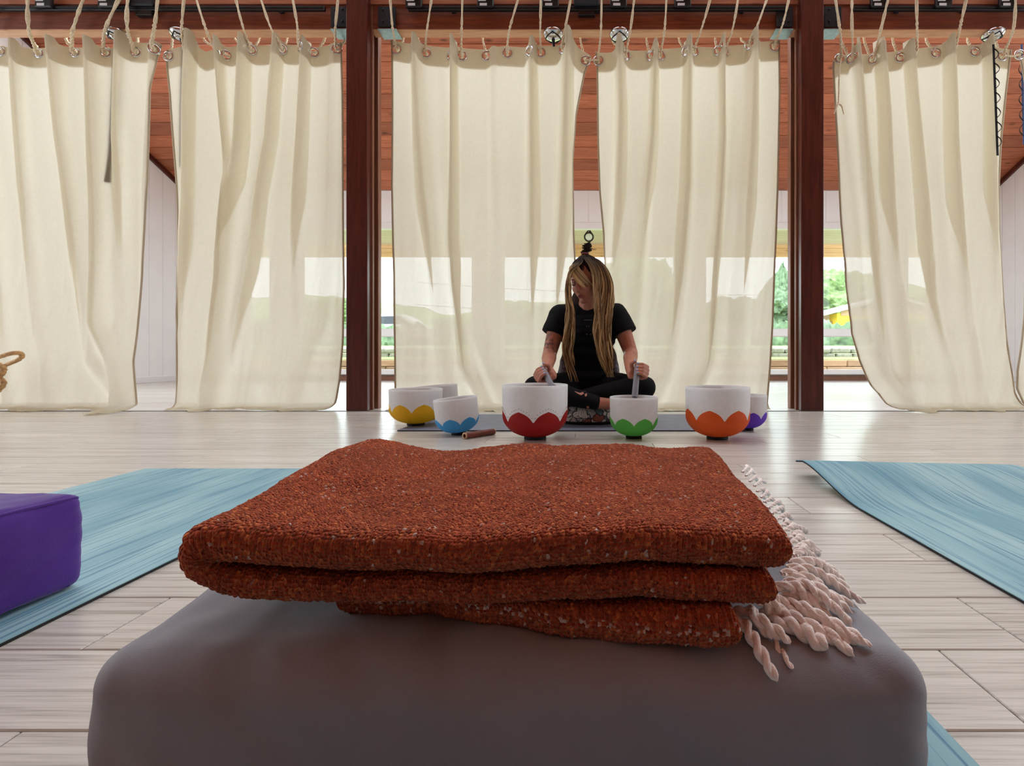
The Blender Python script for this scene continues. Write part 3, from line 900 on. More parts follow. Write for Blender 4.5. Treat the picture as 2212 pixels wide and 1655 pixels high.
strap('black looped strap hanging in front of the rightmost full curtain', (2146, 96), (2155, 336), 3.375, 7, M['webbing'])
strap('blue and black strap at the right edge against the cedar ceiling', (2207, 96), (2212, 312), 3.62, 6, M['webbing'], side=-1, mat2=M['webbing_blue'])


# ------------------------------------------------------------------ curtains
def track(tr, v):
    tr = sorted(tr)
    return np.interp(v, [p[0] for p in tr], [p[1] for p in tr])


D0 = 3.462
root_depth = {}


def curtain(label, left, right, top, folds, grommets, seed, ns=300, vb=905.0, soft=()):
    """left/right: edge (row, column) tracks; top: (column,row) of the upper hem; folds: (track, half width, depth, depth at floor)"""
    tu = sorted(top)
    tu = [p for i, p in enumerate(tu) if i in (0, len(tu) - 1) or not (p[1] < tu[i - 1][1] - 4 and p[1] < tu[i + 1][1] - 4)]
    tcol = [p[0] for p in tu]; trow = [p[1] for p in tu]

    def depth(u, v, ti):
        y = np.zeros(np.shape(u))
        for (tr, w, a0, a1) in folds:
            uf = track(tr, v)
            k = np.clip((v - 90) / 780, 0, 1)
            ww = w * (1 + 1.3 * k)
            q = (u - uf) / ww
            y -= 1.5 * (a0 * (1 - k) + a1 * k) / (1 + np.abs(q) ** 3.2)
        k = np.clip((v - 130) / 300, 0, 1)
        y += k * 0.024 * noise(u / 62 + seed, v / 520, seed) + k * 0.011 * noise(u / 24 + seed * 3, v / 330 + u / 160, seed)
        k2 = np.clip((v - 420) / 150, 0, 1)
        y += k2 * 0.0045 * noise(u / 9 + v / 60, v / 70, seed + 2.5)
        y += 0.004 * noise(u / 30, seed + 9.1)
        return y

    s = np.linspace(0, 1, ns)
    rows = np.concatenate([np.linspace(0, 0.075, 36), np.linspace(0.075, 0.94, 74)[1:], np.linspace(0.94, 1, 26)[1:]])
    S, T = np.meshgrid(s, rows)
    # column from the top row first, then refine with the row
    u = track(left, 100) + (track(right, 100) - track(left, 100)) * S
    vt = np.interp(u, tcol, trow)
    for (tr, w, a0, a1) in folds:
        if a0 >= 0.045:
            vt = vt - 12.0 / (1 + (np.abs(u - track(tr, 100)) / (w * 0.95)) ** 8)
    V = vt * (1 - T) + vb * T
    U = track(left, V) + (track(right, V) - track(left, V)) * S
    Y = D0 + depth(U, V, T)
    X = (U - 1272) * D0 / F
    Z = H - (V - 770) * D0 / F
    lift = 0.0022 + 0.007 * np.clip(noise(U / 30, seed + 4.4) + 0.4 * noise(U / 9, V / 9), 0, 1)
    over = np.clip(0.045 - Z, 0, 1)
    Y = Y - over * (1.0 + 0.7 * noise(U / 45, seed + 7.7))
    Z = np.where(Z < 0.045, lift + (0.045 - lift) * np.exp(-over * 26), Z) + np.clip(over * 14, 0, 1) * 0.008 * np.maximum(noise(U / 14, Y * 40, seed), 0)
    G = np.stack([X, Y, Z], -1)
    faces = grid_faces(len(rows), ns)
    cen = G.reshape(-1, 3)[faces].mean(1)
    keep = np.ones(len(faces), bool)
    gl = []
    for (gu, gv) in grommets:
        d_ = float(D0 + depth(np.array([gu]), np.array([gv]), None)[0])
        c = np.array(((gu - 1272) * D0 / F, d_, H - (gv - 770) * D0 / F))
        gl.append((c, gu, gv))
        keep &= (cen[:, 0] - c[0]) ** 2 + (cen[:, 2] - c[2]) ** 2 > 0.0235 ** 2
    root = mk('curtain', G.reshape(-1, 3), faces[keep], M['linen'])
    tag(root, label, 'curtain', 'cream linen curtains')
    # doubled hem along the top, a few millimetres behind
    hr = int(np.searchsorted(rows, 0.052))
    HG = G[:hr].copy(); HG[..., 1] += 0.004
    HG = np.concatenate([G[:1] + np.array((0, 0.001, 0.001)), HG], 0)
    hf = grid_faces(hr + 1, ns)
    hc = HG.reshape(-1, 3)[hf].mean(1)
    hk = np.ones(len(hf), bool)
    for c, _, _ in gl:
        hk &= (hc[:, 0] - c[0]) ** 2 + (hc[:, 2] - c[2]) ** 2 > 0.0235 ** 2
    mk('top_hem', HG.reshape(-1, 3), hf[hk], M['linen_hem'], root)
    # cloth doubled over behind each pleat
    prng = random.Random(int(seed * 10))
    for (tr, w, a0, a1) in folds:
        if a0 < 0.045: continue
        vend = prng.uniform(520, 820)
        vv = np.linspace(96, vend, 60)
        q = (vv - 96) / (vend - 96)
        hw = (w * 0.95 + 6 * q) * np.clip((1 - q) * 3, 0, 1)
        sh = prng.choice((-1, 1)) * hw * 0.5
        cols_ = np.linspace(-1, 1, 7)
        UU = (track(tr, vv) + sh)[:, None] + hw[:, None] * cols_[None, :]
        VV = np.broadcast_to(vv[:, None], UU.shape)
        YY = D0 + depth(UU, VV, None) + 0.0075
        mk('pleat_fold', np.stack([(UU - 1272) * D0 / F, YY, H - (VV - 770) * D0 / F], -1).reshape(-1, 3), grid_faces(60, 7), M['linen'], root)
    b0 = int(np.searchsorted(rows, 0.972))
    BG = G[b0:].copy(); BG[..., 1] -= 0.003; BG[..., 2] += 0.0025
    mk('bottom_hem', BG.reshape(-1, 3), grid_faces(len(rows) - b0, ns), M['linen'], root)
    # stitched side hems
    for col in (0, ns - 1):
        dirx = 1 if col == 0 else -1
        e = G[:, col]
        vv = np.stack([e + np.array((0, -0.003, 0)), e + np.array((dirx * 0.012, -0.003, 0)), e + np.array((dirx * 0.012, 0.003, 0)), e + np.array((0, 0.003, 0))], 1)
        mk('side_hem', vv.reshape(-1, 3), grid_faces(len(e), 4, True), M['linen_hem'], root)
    a = np.linspace(0, 2 * PI, 22, endpoint=False)
    for c, gu, gv in gl:
        du = 2.0
        g1 = float(depth(np.array([gu + 4.0]), np.array([gv]), None)[0] - depth(np.array([gu - 4.0]), np.array([gv]), None)[0])
        sl = np.clip(g1 / (8 * D0 / F), -1.2, 1.2)
        pr_ = [(0.0235, 0.004), (0.029, 0.0065), (0.035, 0.0035), (0.036, -0.0035), (0.029, -0.0065), (0.0235, -0.004), (0.0235, 0.004)]
        v = []
        for r_, h_ in pr_:
            for t_ in a:
                v.append((c[0] + r_ * math.cos(t_) / math.sqrt(1 + sl * sl * .5), c[1] - h_ + sl * 0.5 * r_ * math.cos(t_), c[2] + r_ * math.sin(t_)))
        mk('grommet', v, grid_faces(len(pr_), len(a), True), M['chrome'], root)
    root_depth[root.name] = depth
    return root, gl


def add_rope(root, c, front=None, back=None, r=0.0105, tail=None):
    """front: column where the strand leaves the frame (row 0); back: column where it meets the rear lower edge of the beam"""
    pts = []
    if back is not None:
        bk = P(back, 82, YBB + 0.012)
        up = bk + np.array((0, 0.006, 0.3))
        pts = [up, bk + np.array((0, 0.004, 0.02)), bk * 0.5 + c * 0.5 + np.array((0, 0.01, 0)), c + np.array((0, 0.02, 0.004)), c + np.array((0, -0.012, -0.006))]
    if front is not None:
        z0 = P(0, 0, 3.35)[2]
        t0 = P(front, 0, 3.345)
        dirv = t0 - c
        hi = c + dirv * ((2.87 - c[2]) / dirv[2]); hi[1] = 3.342
        mid = c * 0.5 + t0 * 0.5; mid[1] = 3.372
        if tail is not None:
            pts = [tail[0], tail[1], c + np.array((0, -0.016, 0))] + pts[:0]
        if not pts:
            pts = [c + np.array((0, 0.03, 0.05)), c + np.array((0, 0.012, -0.004)), c + np.array((0, -0.014, 0.0))]
        pts = pts + [c + np.array((0, -0.02, 0.02)) + dirv * 0.03, mid + np.array((random.uniform(-.012, .012), 0, 0)), hi]
        pts += [hi + np.array((0, 0.10, 0.024)), hi + np.array((0, 0.18, -0.005))]
    p = resample(pts, 60 if front is not None else 30)
    L = np.linalg.norm(np.diff(p, axis=0), axis=1).sum()
    twisted(p, r, L / 0.045, 2, 6).build('rope', M['rope'], root)


# --- leftmost
c1, g1 = curtain('leftmost cream linen curtain, cut off by the left edge',
                 [(80, -110), (900, -110)],
                 [(80, 356), (130, 346), (200, 338), (300, 336), (400, 334), (500, 331), (600, 326), (700, 316), (780, 311), (850, 322), (905, 332)],
                 [(-110, 100), (0, 100), (43, 107), (46, 92), (122, 102), (126, 91), (203, 104), (207, 94), (262, 104), (272, 88), (290, 92), (345, 95), (360, 104)],
                 [([(90, 45), (400, 58), (650, 84), (880, 125)], 9, .05, .03), ([(90, 125), (300, 142), (550, 176), (780, 208), (880, 285)], 9, .055, .03),
                  ([(90, 206), (450, 226), (700, 230), (880, 300)], 9, .055, .06), ([(90, 270), (300, 264), (600, 275), (880, 300)], 8, .05, .02),
                  ([(90, 338), (400, 326), (880, 318)], 8, .03, .04), ([(90, -30), (880, 30)], 9, .05, .03)],
                 [(2, 112), (83, 115), (162, 114), (230, 115), (294, 113), (343, 113)], 1.3, 330)
for (c, gu, gv), fr, bk in zip(g1, (-20, 57, 175, 254, 275, 336), (None, 66, 140, None, 296, None)):
    add_rope(c1, c, fr, bk, 0.0125)
# --- second
c2, g2 = curtain('cream linen curtain just left of the left pillar',
                 [(80, 362), (130, 357), (200, 365), (300, 371), (380, 375), (500, 378), (600, 385), (700, 387), (850, 388), (905, 384)],
                 [(70, 735), (100, 738), (200, 741), (400, 743), (600, 745), (740, 742), (820, 735), (860, 728), (905, 716)],
                 [(358, 108), (405, 97), (413, 90), (428, 88), (434, 106), (445, 112), (470, 105), (480, 94), (490, 104), (527, 98), (537, 84), (548, 100), (595, 96), (606, 86), (618, 98), (655, 99), (666, 84), (674, 104), (720, 96), (742, 90)],
                 [([(90, 420), (300, 412), (500, 399), (700, 390), (880, 386)], 8, .055, .03), ([(90, 481), (250, 491), (430, 503), (600, 495), (880, 470)], 5, .06, .02),
                  ([(90, 536), (300, 526), (500, 501), (700, 480), (850, 462)], 9, .06, .06), ([(90, 606), (300, 588), (430, 562), (600, 541), (760, 510), (880, 450)], 9, .055, .02),
                  ([(90, 665), (300, 655), (500, 642), (880, 640)], 7, .05, .01), ([(90, 720), (500, 715), (700, 702), (880, 640)], 7, .01, .03)],
                 [(363, 121), (410, 115), (472, 122), (493, 122), (548, 112), (615, 112), (659, 113), (679, 114), (728, 107)], 2.7, 300)
for (c, gu, gv), fr, bk in zip(g2, (None, 397, 423, None, 508, 566, 630, None, 727), (372, None, None, 436, 505, None, None, 702, 746)):
    add_rope(c2, c, fr, bk, 0.009)
add_rope(c2, g2[4][0], None, 560, 0.008); add_rope(c2, g2[5][0], None, 620, 0.008)
# --- third
c3, g3 = curtain('cream linen curtain between the left pillar and the seated woman',
                 [(80, 843), (100, 845), (200, 845), (400, 843), (600, 848), (905, 852)],
                 [(90, 1284), (118, 1279), (160, 1264), (250, 1246), (350, 1239), (500, 1241), (600, 1246), (905, 1238)],
                 [(842, 86), (895, 98), (899, 90), (912, 98), (975, 104), (982, 96), (992, 104), (1040, 107), (1055, 108), (1073, 92), (1090, 100), (1143, 103), (1148, 92), (1160, 100), (1212, 98), (1222, 86), (1236, 88), (1250, 104), (1275, 118), (1285, 124)],
                 [([(90, 901), (300, 908), (420, 915), (560, 932), (880, 960)], 8, .06, .02), ([(90, 982), (520, 982), (650, 991), (790, 1006), (880, 1050)], 5, .07, .05),
                  ([(90, 1066), (880, 1064)], 7, .02, .01), ([(90, 1150), (400, 1151), (880, 1149)], 7, .05, .02), ([(90, 1227), (300, 1222), (450, 1216), (600, 1206), (880, 1190)], 9, .07, .02),
                  ([(90, 945), (400, 960), (600, 985), (800, 1060), (880, 1100)], 9, .0, .035)],
                 [(857, 107), (921, 115), (974, 123), (998, 121), (1051, 121), (1096, 115), (1145, 120), (1168, 114), (1215, 112), (1265, 131)], 4.1, 320)
for (c, gu, gv), fr, bk in zip(g3, (842, 930, None, 997, None, 1120, None, 1168, 1232, None), (872, 902, 975, None, 1042, None, 1152, None, 1216, 1253)):
    add_rope(c3, c, fr, bk, 0.0085)
# --- fourth
c4, g4 = curtain('cream linen curtain between the seated woman and the right pillar',
                 [(90, 1284), (140, 1288), (200, 1289), (300, 1290), (412, 1294), (500, 1302), (560, 1305), (650, 1312), (800, 1328), (905, 1345)],
                 [(70, 1684), (200, 1686), (400, 1683), (500, 1680), (700, 1672), (800, 1665), (905, 1656)],
                 [(1282, 110), (1290, 114), (1328, 114), (1334, 99), (1346, 102), (1360, 110), (1408, 110), (1414, 97), (1424, 107), (1478, 104), (1484, 95), (1494, 100), (1550, 104), (1556, 91), (1566, 100), (1612, 98), (1622, 76), (1632, 84), (1640, 92), (1684, 87)],
                 [([(90, 1336), (250, 1340), (420, 1334), (600, 1322), (880, 1340)], 8, .06, .02), ([(90, 1414), (300, 1408), (500, 1390), (700, 1372), (880, 1360)], 6, .055, .02),
                  ([(90, 1486), (400, 1483), (600, 1468), (800, 1440), (880, 1410)], 7, .06, .04), ([(90, 1557), (300, 1556), (420, 1550), (600, 1536), (780, 1524), (880, 1490)], 5, .07, .05),
                  ([(90, 1624), (300, 1619), (450, 1610), (650, 1598), (880, 1590)], 9, .07, .03), ([(90, 1600), (400, 1585), (600, 1560), (800, 1525), (880, 1480)], 8, .0, .03)],
                 [(1293, 131), (1352, 122), (1404, 124), (1427, 121), (1479, 120), (1500, 112), (1549, 113), (1567, 113), (1614, 106), (1673, 101)], 5.9, 300)
for (c, gu, gv), fr, bk in zip(g4, (1298, 1368, None, 1438, None, 1533, None, 1592, 1655, 1703), (None, 1320, 1396, None, 1466, None, 1545, None, 1600, None)):
    add_rope(c4, c, fr, bk, 0.0085)
# knot joining the two middle curtains
mm = MB(); mm.add(*tube(resample([g3[9][0] + (0, -.01, 0), g3[9][0] + (.03, -.012, -.004), g4[0][0] + (-.02, -.012, -.002), g4[0][0] + (0, -.01, 0)], 14), 0.006, 7)); mm.build('tie_cord', M['rope'], c3)
# --- fifth
c5, g5 = curtain('cream linen curtain right of the right pillar',
                 [(90, 1801), (150, 1798), (250, 1803), (350, 1809), (480, 1815), (560, 1822), (650, 1828), (720, 1838), (780, 1855), (830, 1875), (870, 1905), (905, 1935)],
                 [(90, 2188), (130, 2183), (200, 2175), (300, 2166), (400, 2161), (500, 2161), (600, 2165), (700, 2172), (780, 2182), (850, 2196), (905, 2225)],
                 [(1798, 135), (1808, 112), (1820, 118), (1834, 122), (1840, 108), (1850, 118), (1885, 118), (1892, 108), (1903, 116), (1948, 110), (1958, 98), (1968, 108), (2035, 98), (2044, 86), (2055, 98), (2118, 98), (2126, 86), (2138, 100), (2190, 108)],
                 [([(90, 1841), (200, 1851), (450, 1871), (600, 1881), (800, 1902), (880, 1950)], 7, .06, .03), ([(90, 1893), (250, 1906), (450, 1916), (600, 1926), (740, 1946), (880, 1962)], 8, .06, .06),
                  ([(90, 1958), (200, 1966), (450, 1991), (650, 2007), (880, 2060)], 8, .05, .03), ([(90, 2044), (300, 2051), (500, 2066), (700, 2086), (880, 2115)], 8, .055, .04),
                  ([(90, 2127), (250, 2136), (500, 2145), (880, 2170)], 7, .05, .01), ([(90, 1800), (700, 1850), (880, 1930)], 9, .0, .03)],
                 [(1814, 127), (1835, 131), (1882, 131), (1943, 126), (1969, 121), (2021, 115), (2054, 109), (2106, 112), (2166, 121)], 7.7, 310)
tl = [P(1811, 226, 3.40), P(1812, 180, 3.405)]
for (c, gu, gv), fr, bk in zip(g5, (1807, 1843, 1920, None, 1982, None, 2090, None, 2193), (None, 1816, 1866, 1928, None, 2000, None, 2090, 2150)):
    add_rope(c5, c, fr, bk, 0.010)
tw_ = twisted(resample([g5[0][0] + (0, -.02, 0), P(1813, 160, 3.40), P(1812, 200, 3.40), P(1811, 224, 3.40)], 24), 0.006, 9, 2, 6)
for (uu, vv) in ((1802, 246), (1804, 240), (1823, 247)):
    tw_.add(*tube(resample([P(1811, 224, 3.40), P((1811 + uu) / 2 + 1, 229, 3.398), P(uu, vv, 3.40)], 8), [0.006, .006, .006, .006, .005, .005, .004, .003], 6))
tw_.build('rope_tail', M['rope'], c5)
# --- sixth, mostly outside the frame
c6, g6 = curtain('cream linen curtain corner at the right edge',
                 [(90, 2196), (140, 2206), (200, 2217), (600, 2217), (690, 2213), (750, 2200), (800, 2190), (840, 2188), (870, 2204), (905, 2226)],
                 [(90, 2560), (905, 2560)], [(2190, 112), (2560, 100)],
                 [([(90, 2290), (880, 2270)], 9, .05, .04), ([(90, 2380), (880, 2390)], 9, .05, .04), ([(90, 2470), (880, 2470)], 9, .05, .04)],
                 [(2203, 118), (2300, 112), (2400, 112), (2500, 112)], 9.2, 240)
for (c, gu, gv), fr in zip(g6[1:], (2320, 2420, 2520)):
    add_rope(c6, c, fr, None, 0.010)
mm = MB(); mm.add(*tube(resample([g5[8][0] + (0, -.01, 0), g5[8][0] + (.06, -.012, -.006), g6[0][0] + (0, -.01, 0)], 12), 0.006, 7)); mm.build('tie_cord', M['rope'], c5)

strap('long dark strap seen through the leftmost curtain', (250, 92), (243, 398), D0, 1, M['webbing'], w=0.036, behind=root_depth[c1.name])
strap('looped dark strap seen through the second curtain from the left', (394, 92), (389, 358), D0, 7, M['webbing'], w=0.02, behind=root_depth[c2.name])

# ------------------------------------------------------------------ yoga mats
def mat_teal():
    m, n, out = nodes('streaked_teal_mat')
    b = N(n, 'ShaderNodeBsdfPrincipled'); b.inputs['Roughness'].default_value = 0.55; b.inputs['Specular IOR Level'].default_value = 0.35
    tc = N(n, 'ShaderNodeTexCoord'); oi = N(n, 'ShaderNodeObjectInfo')
    ad = N(n, 'ShaderNodeVectorMath', operation='ADD')
    n.links.new(tc.outputs['Object'], ad.inputs[0]); n.links.new(oi.outputs['Location'], ad.inputs[1])
    res = []
    for (sx, sy, dt) in ((170, 3.2, 3), (60, 1.6, 2), (9, 2.2, 2)):
        mp = N(n, 'ShaderNodeMapping'); mp.inputs['Scale'].default_value = (sx, sy, 1); mp.inputs['Rotation'].default_value = (0, 0, 0.03)
        nz = N(n, 'ShaderNodeTexNoise'); nz.inputs['Scale'].default_value = 1; nz.inputs['Detail'].default_value = dt
        n.links.new(ad.outputs[0], mp.inputs[0]); n.links.new(mp.outputs[0], nz.inputs['Vector']); res.append(nz.outputs['Fac'])
    c0 = ramp(n, res[2], [(0.35, rgb(112, 160, 174)), (0.65, rgb(152, 188, 194))])
    m1 = N(n, 'ShaderNodeMixRGB'); m1.inputs[2].default_value = (*rgb(66, 118, 148), 1)
    n.links.new(ramp(n, res[0], [(0.55, (0, 0, 0)), (0.66, (0.85, 0.85, 0.85))]), m1.inputs[0]); n.links.new(c0, m1.inputs[1])
    m2 = N(n, 'ShaderNodeMixRGB'); m2.inputs[2].default_value = (*rgb(84, 136, 164), 1)
    n.links.new(ramp(n, res[1], [(0.54, (0, 0, 0)), (0.68, (0.7, 0.7, 0.7))]), m2.inputs[0]); n.links.new(m1.outputs[0], m2.inputs[1])
    n.links.new(m2.outputs[0], b.inputs['Base Color'])
    bp = N(n, 'ShaderNodeBump'); bp.inputs['Strength'].default_value = 0.2; bp.inputs['Distance'].default_value = 0.001
    n.links.new(res[0], bp.inputs['Height']); n.links.new(bp.outputs[0], b.inputs['Normal'])
    n.links.new(b.outputs[0], out.inputs[0])
    return m


M['teal'] = mat_teal()
M['slate'] = simple('slate_blue_mat', rgb(112, 118, 136), 0.5, var=0.14, scale=20)


def yoga_mat(label, x0, x1, y0, y1, top, lift=None, nx=24, ny=70):
    t = thing('yoga_mat', label, 'yoga mat', ((x0 + x1) / 2, (y0 + y1) / 2, 0), 'yoga mats on the floor')
    X, Y = np.meshgrid(np.linspace(x0, x1, nx), np.linspace(y0, y1, ny))
    Z = lift(X, Y) if lift else 0 * X
    for nm, a, b_, mt in (('base_layer', 0.0003, 0.0045, M['rubber']), ('top_layer', 0.0045, 0.0060, top)):
        lo = np.stack([X, Y, Z + a], -1).reshape(-1, 3); hi = np.stack([X, Y, Z + b_], -1).reshape(-1, 3)
        k = nx * ny
        f = grid_faces(ny, nx)
        fs = [tuple(q) for q in (f + k).tolist()] + [tuple(q[::-1]) for q in f.tolist()]
        ring = list(range(nx)) + [i * nx + nx - 1 for i in range(1, ny)] + [(ny - 1) * nx + i for i in range(nx - 2, -1, -1)] + [i * nx for i in range(ny - 2, 0, -1)]
        for p, q in zip(ring, ring[1:] + ring[:1]):
            fs.append((p, q, q + k, p + k))
        o = mk(nm, np.concatenate([lo, hi]), fs, mt, t, False)
    return t


sst = lambda x: np.clip(x, 0, 1) ** 2 * (3 - 2 * np.clip(x, 0, 1))
yoga_mat('pale teal streaked yoga mat at left under the purple bolster', -1.40, -0.728, -0.12, 1.61, M['teal'])
yoga_mat('pale teal streaked yoga mat at right with its far end curled up', 0.632, 1.26, -0.12, 1.555, M['teal'],
         lambda X, Y: 0.046 * sst((Y - 1.18) / 0.33) * (1.0 - 0.25 * (X - .63) / .6) - 0.010 * sst((Y - 1.50) / 0.06) + 0.0015 * np.maximum(0, noise(X * 3, Y * 3)))
yoga_mat('pale teal streaked yoga mat under the grey bolster', -0.28, 0.338, -0.10, 1.62, M['teal'])
yoga_mat('slate blue yoga mat under the seated woman and bowls', P(858, 0, 2.444)[0], P(1612, 0, 2.444)[0], 2.444, 3.12, M['slate'])

# ------------------------------------------------------------------ crystal singing bowls
def frosted(name, col, trans=0.45, rough=0.4):
    m, n, out = nodes(name)
    tc = N(n, 'ShaderNodeTexCoord')
    nz = N(n, 'ShaderNodeTexNoise'); nz.inputs['Scale'].default_value = 60; nz.inputs['Detail'].default_value = 4
    n.links.new(tc.outputs['Object'], nz.inputs['Vector'])
    c = ramp(n, nz.outputs['Fac'], [(0.3, tuple(x * 0.94 for x in col)), (0.7, col)])
    b = N(n, 'ShaderNodeBsdfPrincipled'); b.inputs['Roughness'].default_value = rough; b.inputs['Specular IOR Level'].default_value = 0.4
    tl = N(n, 'ShaderNodeBsdfTranslucent')
    n.links.new(c, b.inputs['Base Color']); n.links.new(c, tl.inputs[0])
    a = N(n, 'ShaderNodeMixShader'); a.inputs[0].default_value = trans
    n.links.new(b.outputs[0], a.inputs[1]); n.links.new(tl.outputs[0], a.inputs[2]); n.links.new(a.outputs[0], out.inputs[0])
    return m


M['frost'] = frosted('frosted_quartz', rgb(240, 240, 240))
M['dot'] = simple('dark_paint_dots', rgb(90, 40, 44), 0.6)


def bowl(label, u, y, dia, h, colname, col, tilt=(0, 0), z0=0.0, petals=7, ph=0.5, pk=0.5, dots=False, base=True, rot=0.0, name_c=''):
    """u: column of the centre, y: distance, petals reach ph of the height at the tips and pk of that in the notches"""
    x = (u - 1272) * y / F
    t = thing('singing_bowl', label, 'singing bowl', (x, y, z0), 'crystal singing bowls')
    R = dia / 2; hr = 0.010 if base else 0.0
    Rm = Matrix.Rotation(tilt[0], 3, 'X') @ Matrix.Rotation(tilt[1], 3, 'Y')
    hh = h - hr - z0
    # outer profile: rounded bottom, near straight wall
    nb = 14
    prof = []
    bh = min(0.40 * hh, R * 0.72)
    for a in np.linspace(0, PI / 2, nb):
        prof.append((R * 0.985 * math.sin(a) ** 0.82, bh * (1 - math.cos(a) ** 1.15)))
    prof[0] = (0.0, 0.0)
    for s in np.linspace(0, 1, 12)[1:]:
        prof.append((R * (0.985 + 0.015 * s), bh + (hh - bh) * s))
    outer = np.array(prof)
    th = 0.006
    inner = outer[::-1].copy()
    inner[:, 0] = np.maximum(inner[:, 0] - th, 0); inner[:, 1] = np.maximum(inner[:, 1], th * 1.2 + 0 * inner[:, 1]); inner[0, 1] = hh - 0.001
    full = np.vstack([outer, [(R - th * 0.5, hh + 0.0015)], inner])
    c = (x, y, z0 + hr)
    v, f = lathe(full, c, 72, Rm)
    mk('bowl_body', v, f, M['frost'], t)
    # painted lotus base, a skin just proud of the outside
    seg = 168
    ang = np.linspace(0, 2 * PI, seg, endpoint=False)
    q = ((ang + rot) * petals / (2 * PI)) % 1.0
    e = np.abs(q - 0.5) * 2                          # 0 at tip, 1 at notch
    shape = 1 - 0.48 * e - 0.52 * e ** 4
    top = hh * (ph * (pk + (1 - pk) * shape))
    zz = np.linspace(0, 1, 15)
    V = []
    for k in zz:
        zc = top * k ** 1.3
        r_ = np.interp(zc, outer[:, 1], outer[:, 0]) + 0.0006
        if k == 0: r_ = r_ * 0 + 0.001
        V.append(np.stack([r_ * np.cos(ang), r_ * np.sin(ang), zc - (0.0005 if k < 0.3 else 0)], -1))
    V = np.array(V).reshape(-1, 3) @ np.array(Rm).T + np.array(c)
    mk('lotus_paint', V, grid_faces(15, seg, True), M[colname], t)
    if base:
        v, f = lathe([(0.0, 0.0), (R * 0.33, 0.0), (R * 0.34, hr * 0.5), (R * 0.32, hr + 0.006), (0, hr + 0.006)], (x, y, z0), 36)
        mk('rubber_ring', v, f, M['rubber'], t)
    if dots:
        mm = MB()
        for p in range(petals):
            for k in range(11):
                qq = (p + (k + 0.5) / 11.0)
                a = qq * 2 * PI / petals - rot
                e = abs((qq % 1.0) - 0.5) * 2
                sh = 1 - 0.48 * e - 0.52 * e ** 4
                zc = hh * (ph * (pk + (1 - pk) * sh)) + 0.013
                r_ = np.interp(zc, outer[:, 1], outer[:, 0]) + 0.0004
                cc = np.array((r_ * math.cos(a), r_ * math.sin(a), zc)) @ np.array(Rm).T + np.array(c)
                mm.add(*sphere(cc, 0.0016, 6, 4))
        mm.build('painted_dots', M['dot'], t)
    return t


for nm, c in (('p_red', (176, 28, 26)), ('p_green', (104, 204, 92)), ('p_orange', (238, 106, 40)), ('p_yellow', (250, 200, 36)), ('p_blue', (88, 184, 242)), ('p_purple', (128, 80, 222)), ('p_pale', (196, 206, 232))):
    M[nm] = frosted(nm.replace('p_', 'painted_'), rgb(*c), 0.48, 0.5)
bowl('largest frosted singing bowl with red lotus petals and dots', 1156, 2.23, 0.286, 0.236, 'p_red', None, ph=0.53, pk=0.60, dots=True, rot=0.62)
bowl('frosted singing bowl with green lotus petals in front of the right knee', 1369, 2.25, 0.212, 0.181, 'p_green', None, ph=0.50, pk=0.62, rot=0.75)
bowl('large frosted singing bowl with orange lotus petals at right', 1549.5, 2.23, 0.277, 0.226, 'p_orange', None, ph=0.58, pk=0.62, rot=0.70)
bowl('wide frosted singing bowl with yellow lotus petals at far left', 898.5, 2.625, 0.264, 0.192, 'p_yellow', None, z0=0.006, ph=0.60, pk=0.58, rot=0.5, tilt=(0.0, -0.0))
bowl('small tilted frosted singing bowl with blue lotus petals', 991, 2.35, 0.198, 0.168, 'p_blue', None, ph=0.46, pk=0.60, tilt=(0.02, -0.10), rot=0.3)
bowl('plain white frosted singing bowl half hidden behind the yellow one', 944, 2.96, 0.256, 0.19, 'p_pale', None, z0=0.006, ph=0.2, pk=0.6, tilt=(0, -0.08))
bowl('small frosted singing bowl with purple petals behind the orange one', 1613, 2.49, 0.19, 0.172, 'p_purple', None, ph=0.52, pk=0.6, rot=0.2)

# carved wooden flute lying on the floor
M['rosewood'] = wood('carved_rosewood', [(0.3, rgb(92, 48, 38)), (0.7, rgb(150, 92, 74))], 'X', rough=0.5, scale=3)
M['palewood'] = simple('pale_end_grain', rgb(206, 170, 134), 0.6)
a_, b_ = FL(1003, 949), FL(1067, 939)
a_[2] = b_[2] = 0.0145
t = thing('wooden_flute', 'carved brown wooden tube lying beside the blue bowl', 'wooden tube', tuple((a_ + b_) / 2 - (0, 0, .0145)))
nn_ = 60
s = np.linspace(0, 1, nn_)[:, None]
p = a_ * (1 - s) + b_ * s
rr = 0.0135 + 0.0008 * np.sign(np.sin(np.linspace(0, 60 * PI, nn_))) * (np.abs(np.linspace(0, 1, nn_) - .5) < .42)
mm = MB(); mm.add(*tube(p, rr, 20, closed_ends=False)); mm.add(*tube(p, 0.0095, 20, closed_ends=False)); mm.build('tube', M['rosewood'], t)
for e0, e1 in ((a_, a_ * .97 + b_ * .03), (b_, b_ * .97 + a_ * .03)):
    d_ = (e1 - e0)
    pp = np.array([e0, e0 - d_ * .02, e0 + d_, e0 + d_, e0])
    ring = MB()
    ring.add(*tube(np.array([e0 + d_, e0 - d_ * .08]), 0.0143, 20, closed_ends=False)); ring.add(*tube(np.array([e0 + d_, e0 - d_ * .08]), 0.0092, 20, closed_ends=False))
    base_i = len(ring.v[0])
    n20 = 20
    ring.f += [(n20 + i, n20 + (i + 1) % n20, base_i + n20 + (i + 1) % n20, base_i + n20 + i) for i in range(n20)]
    ring.build('end_ring', M['palewood'], t)

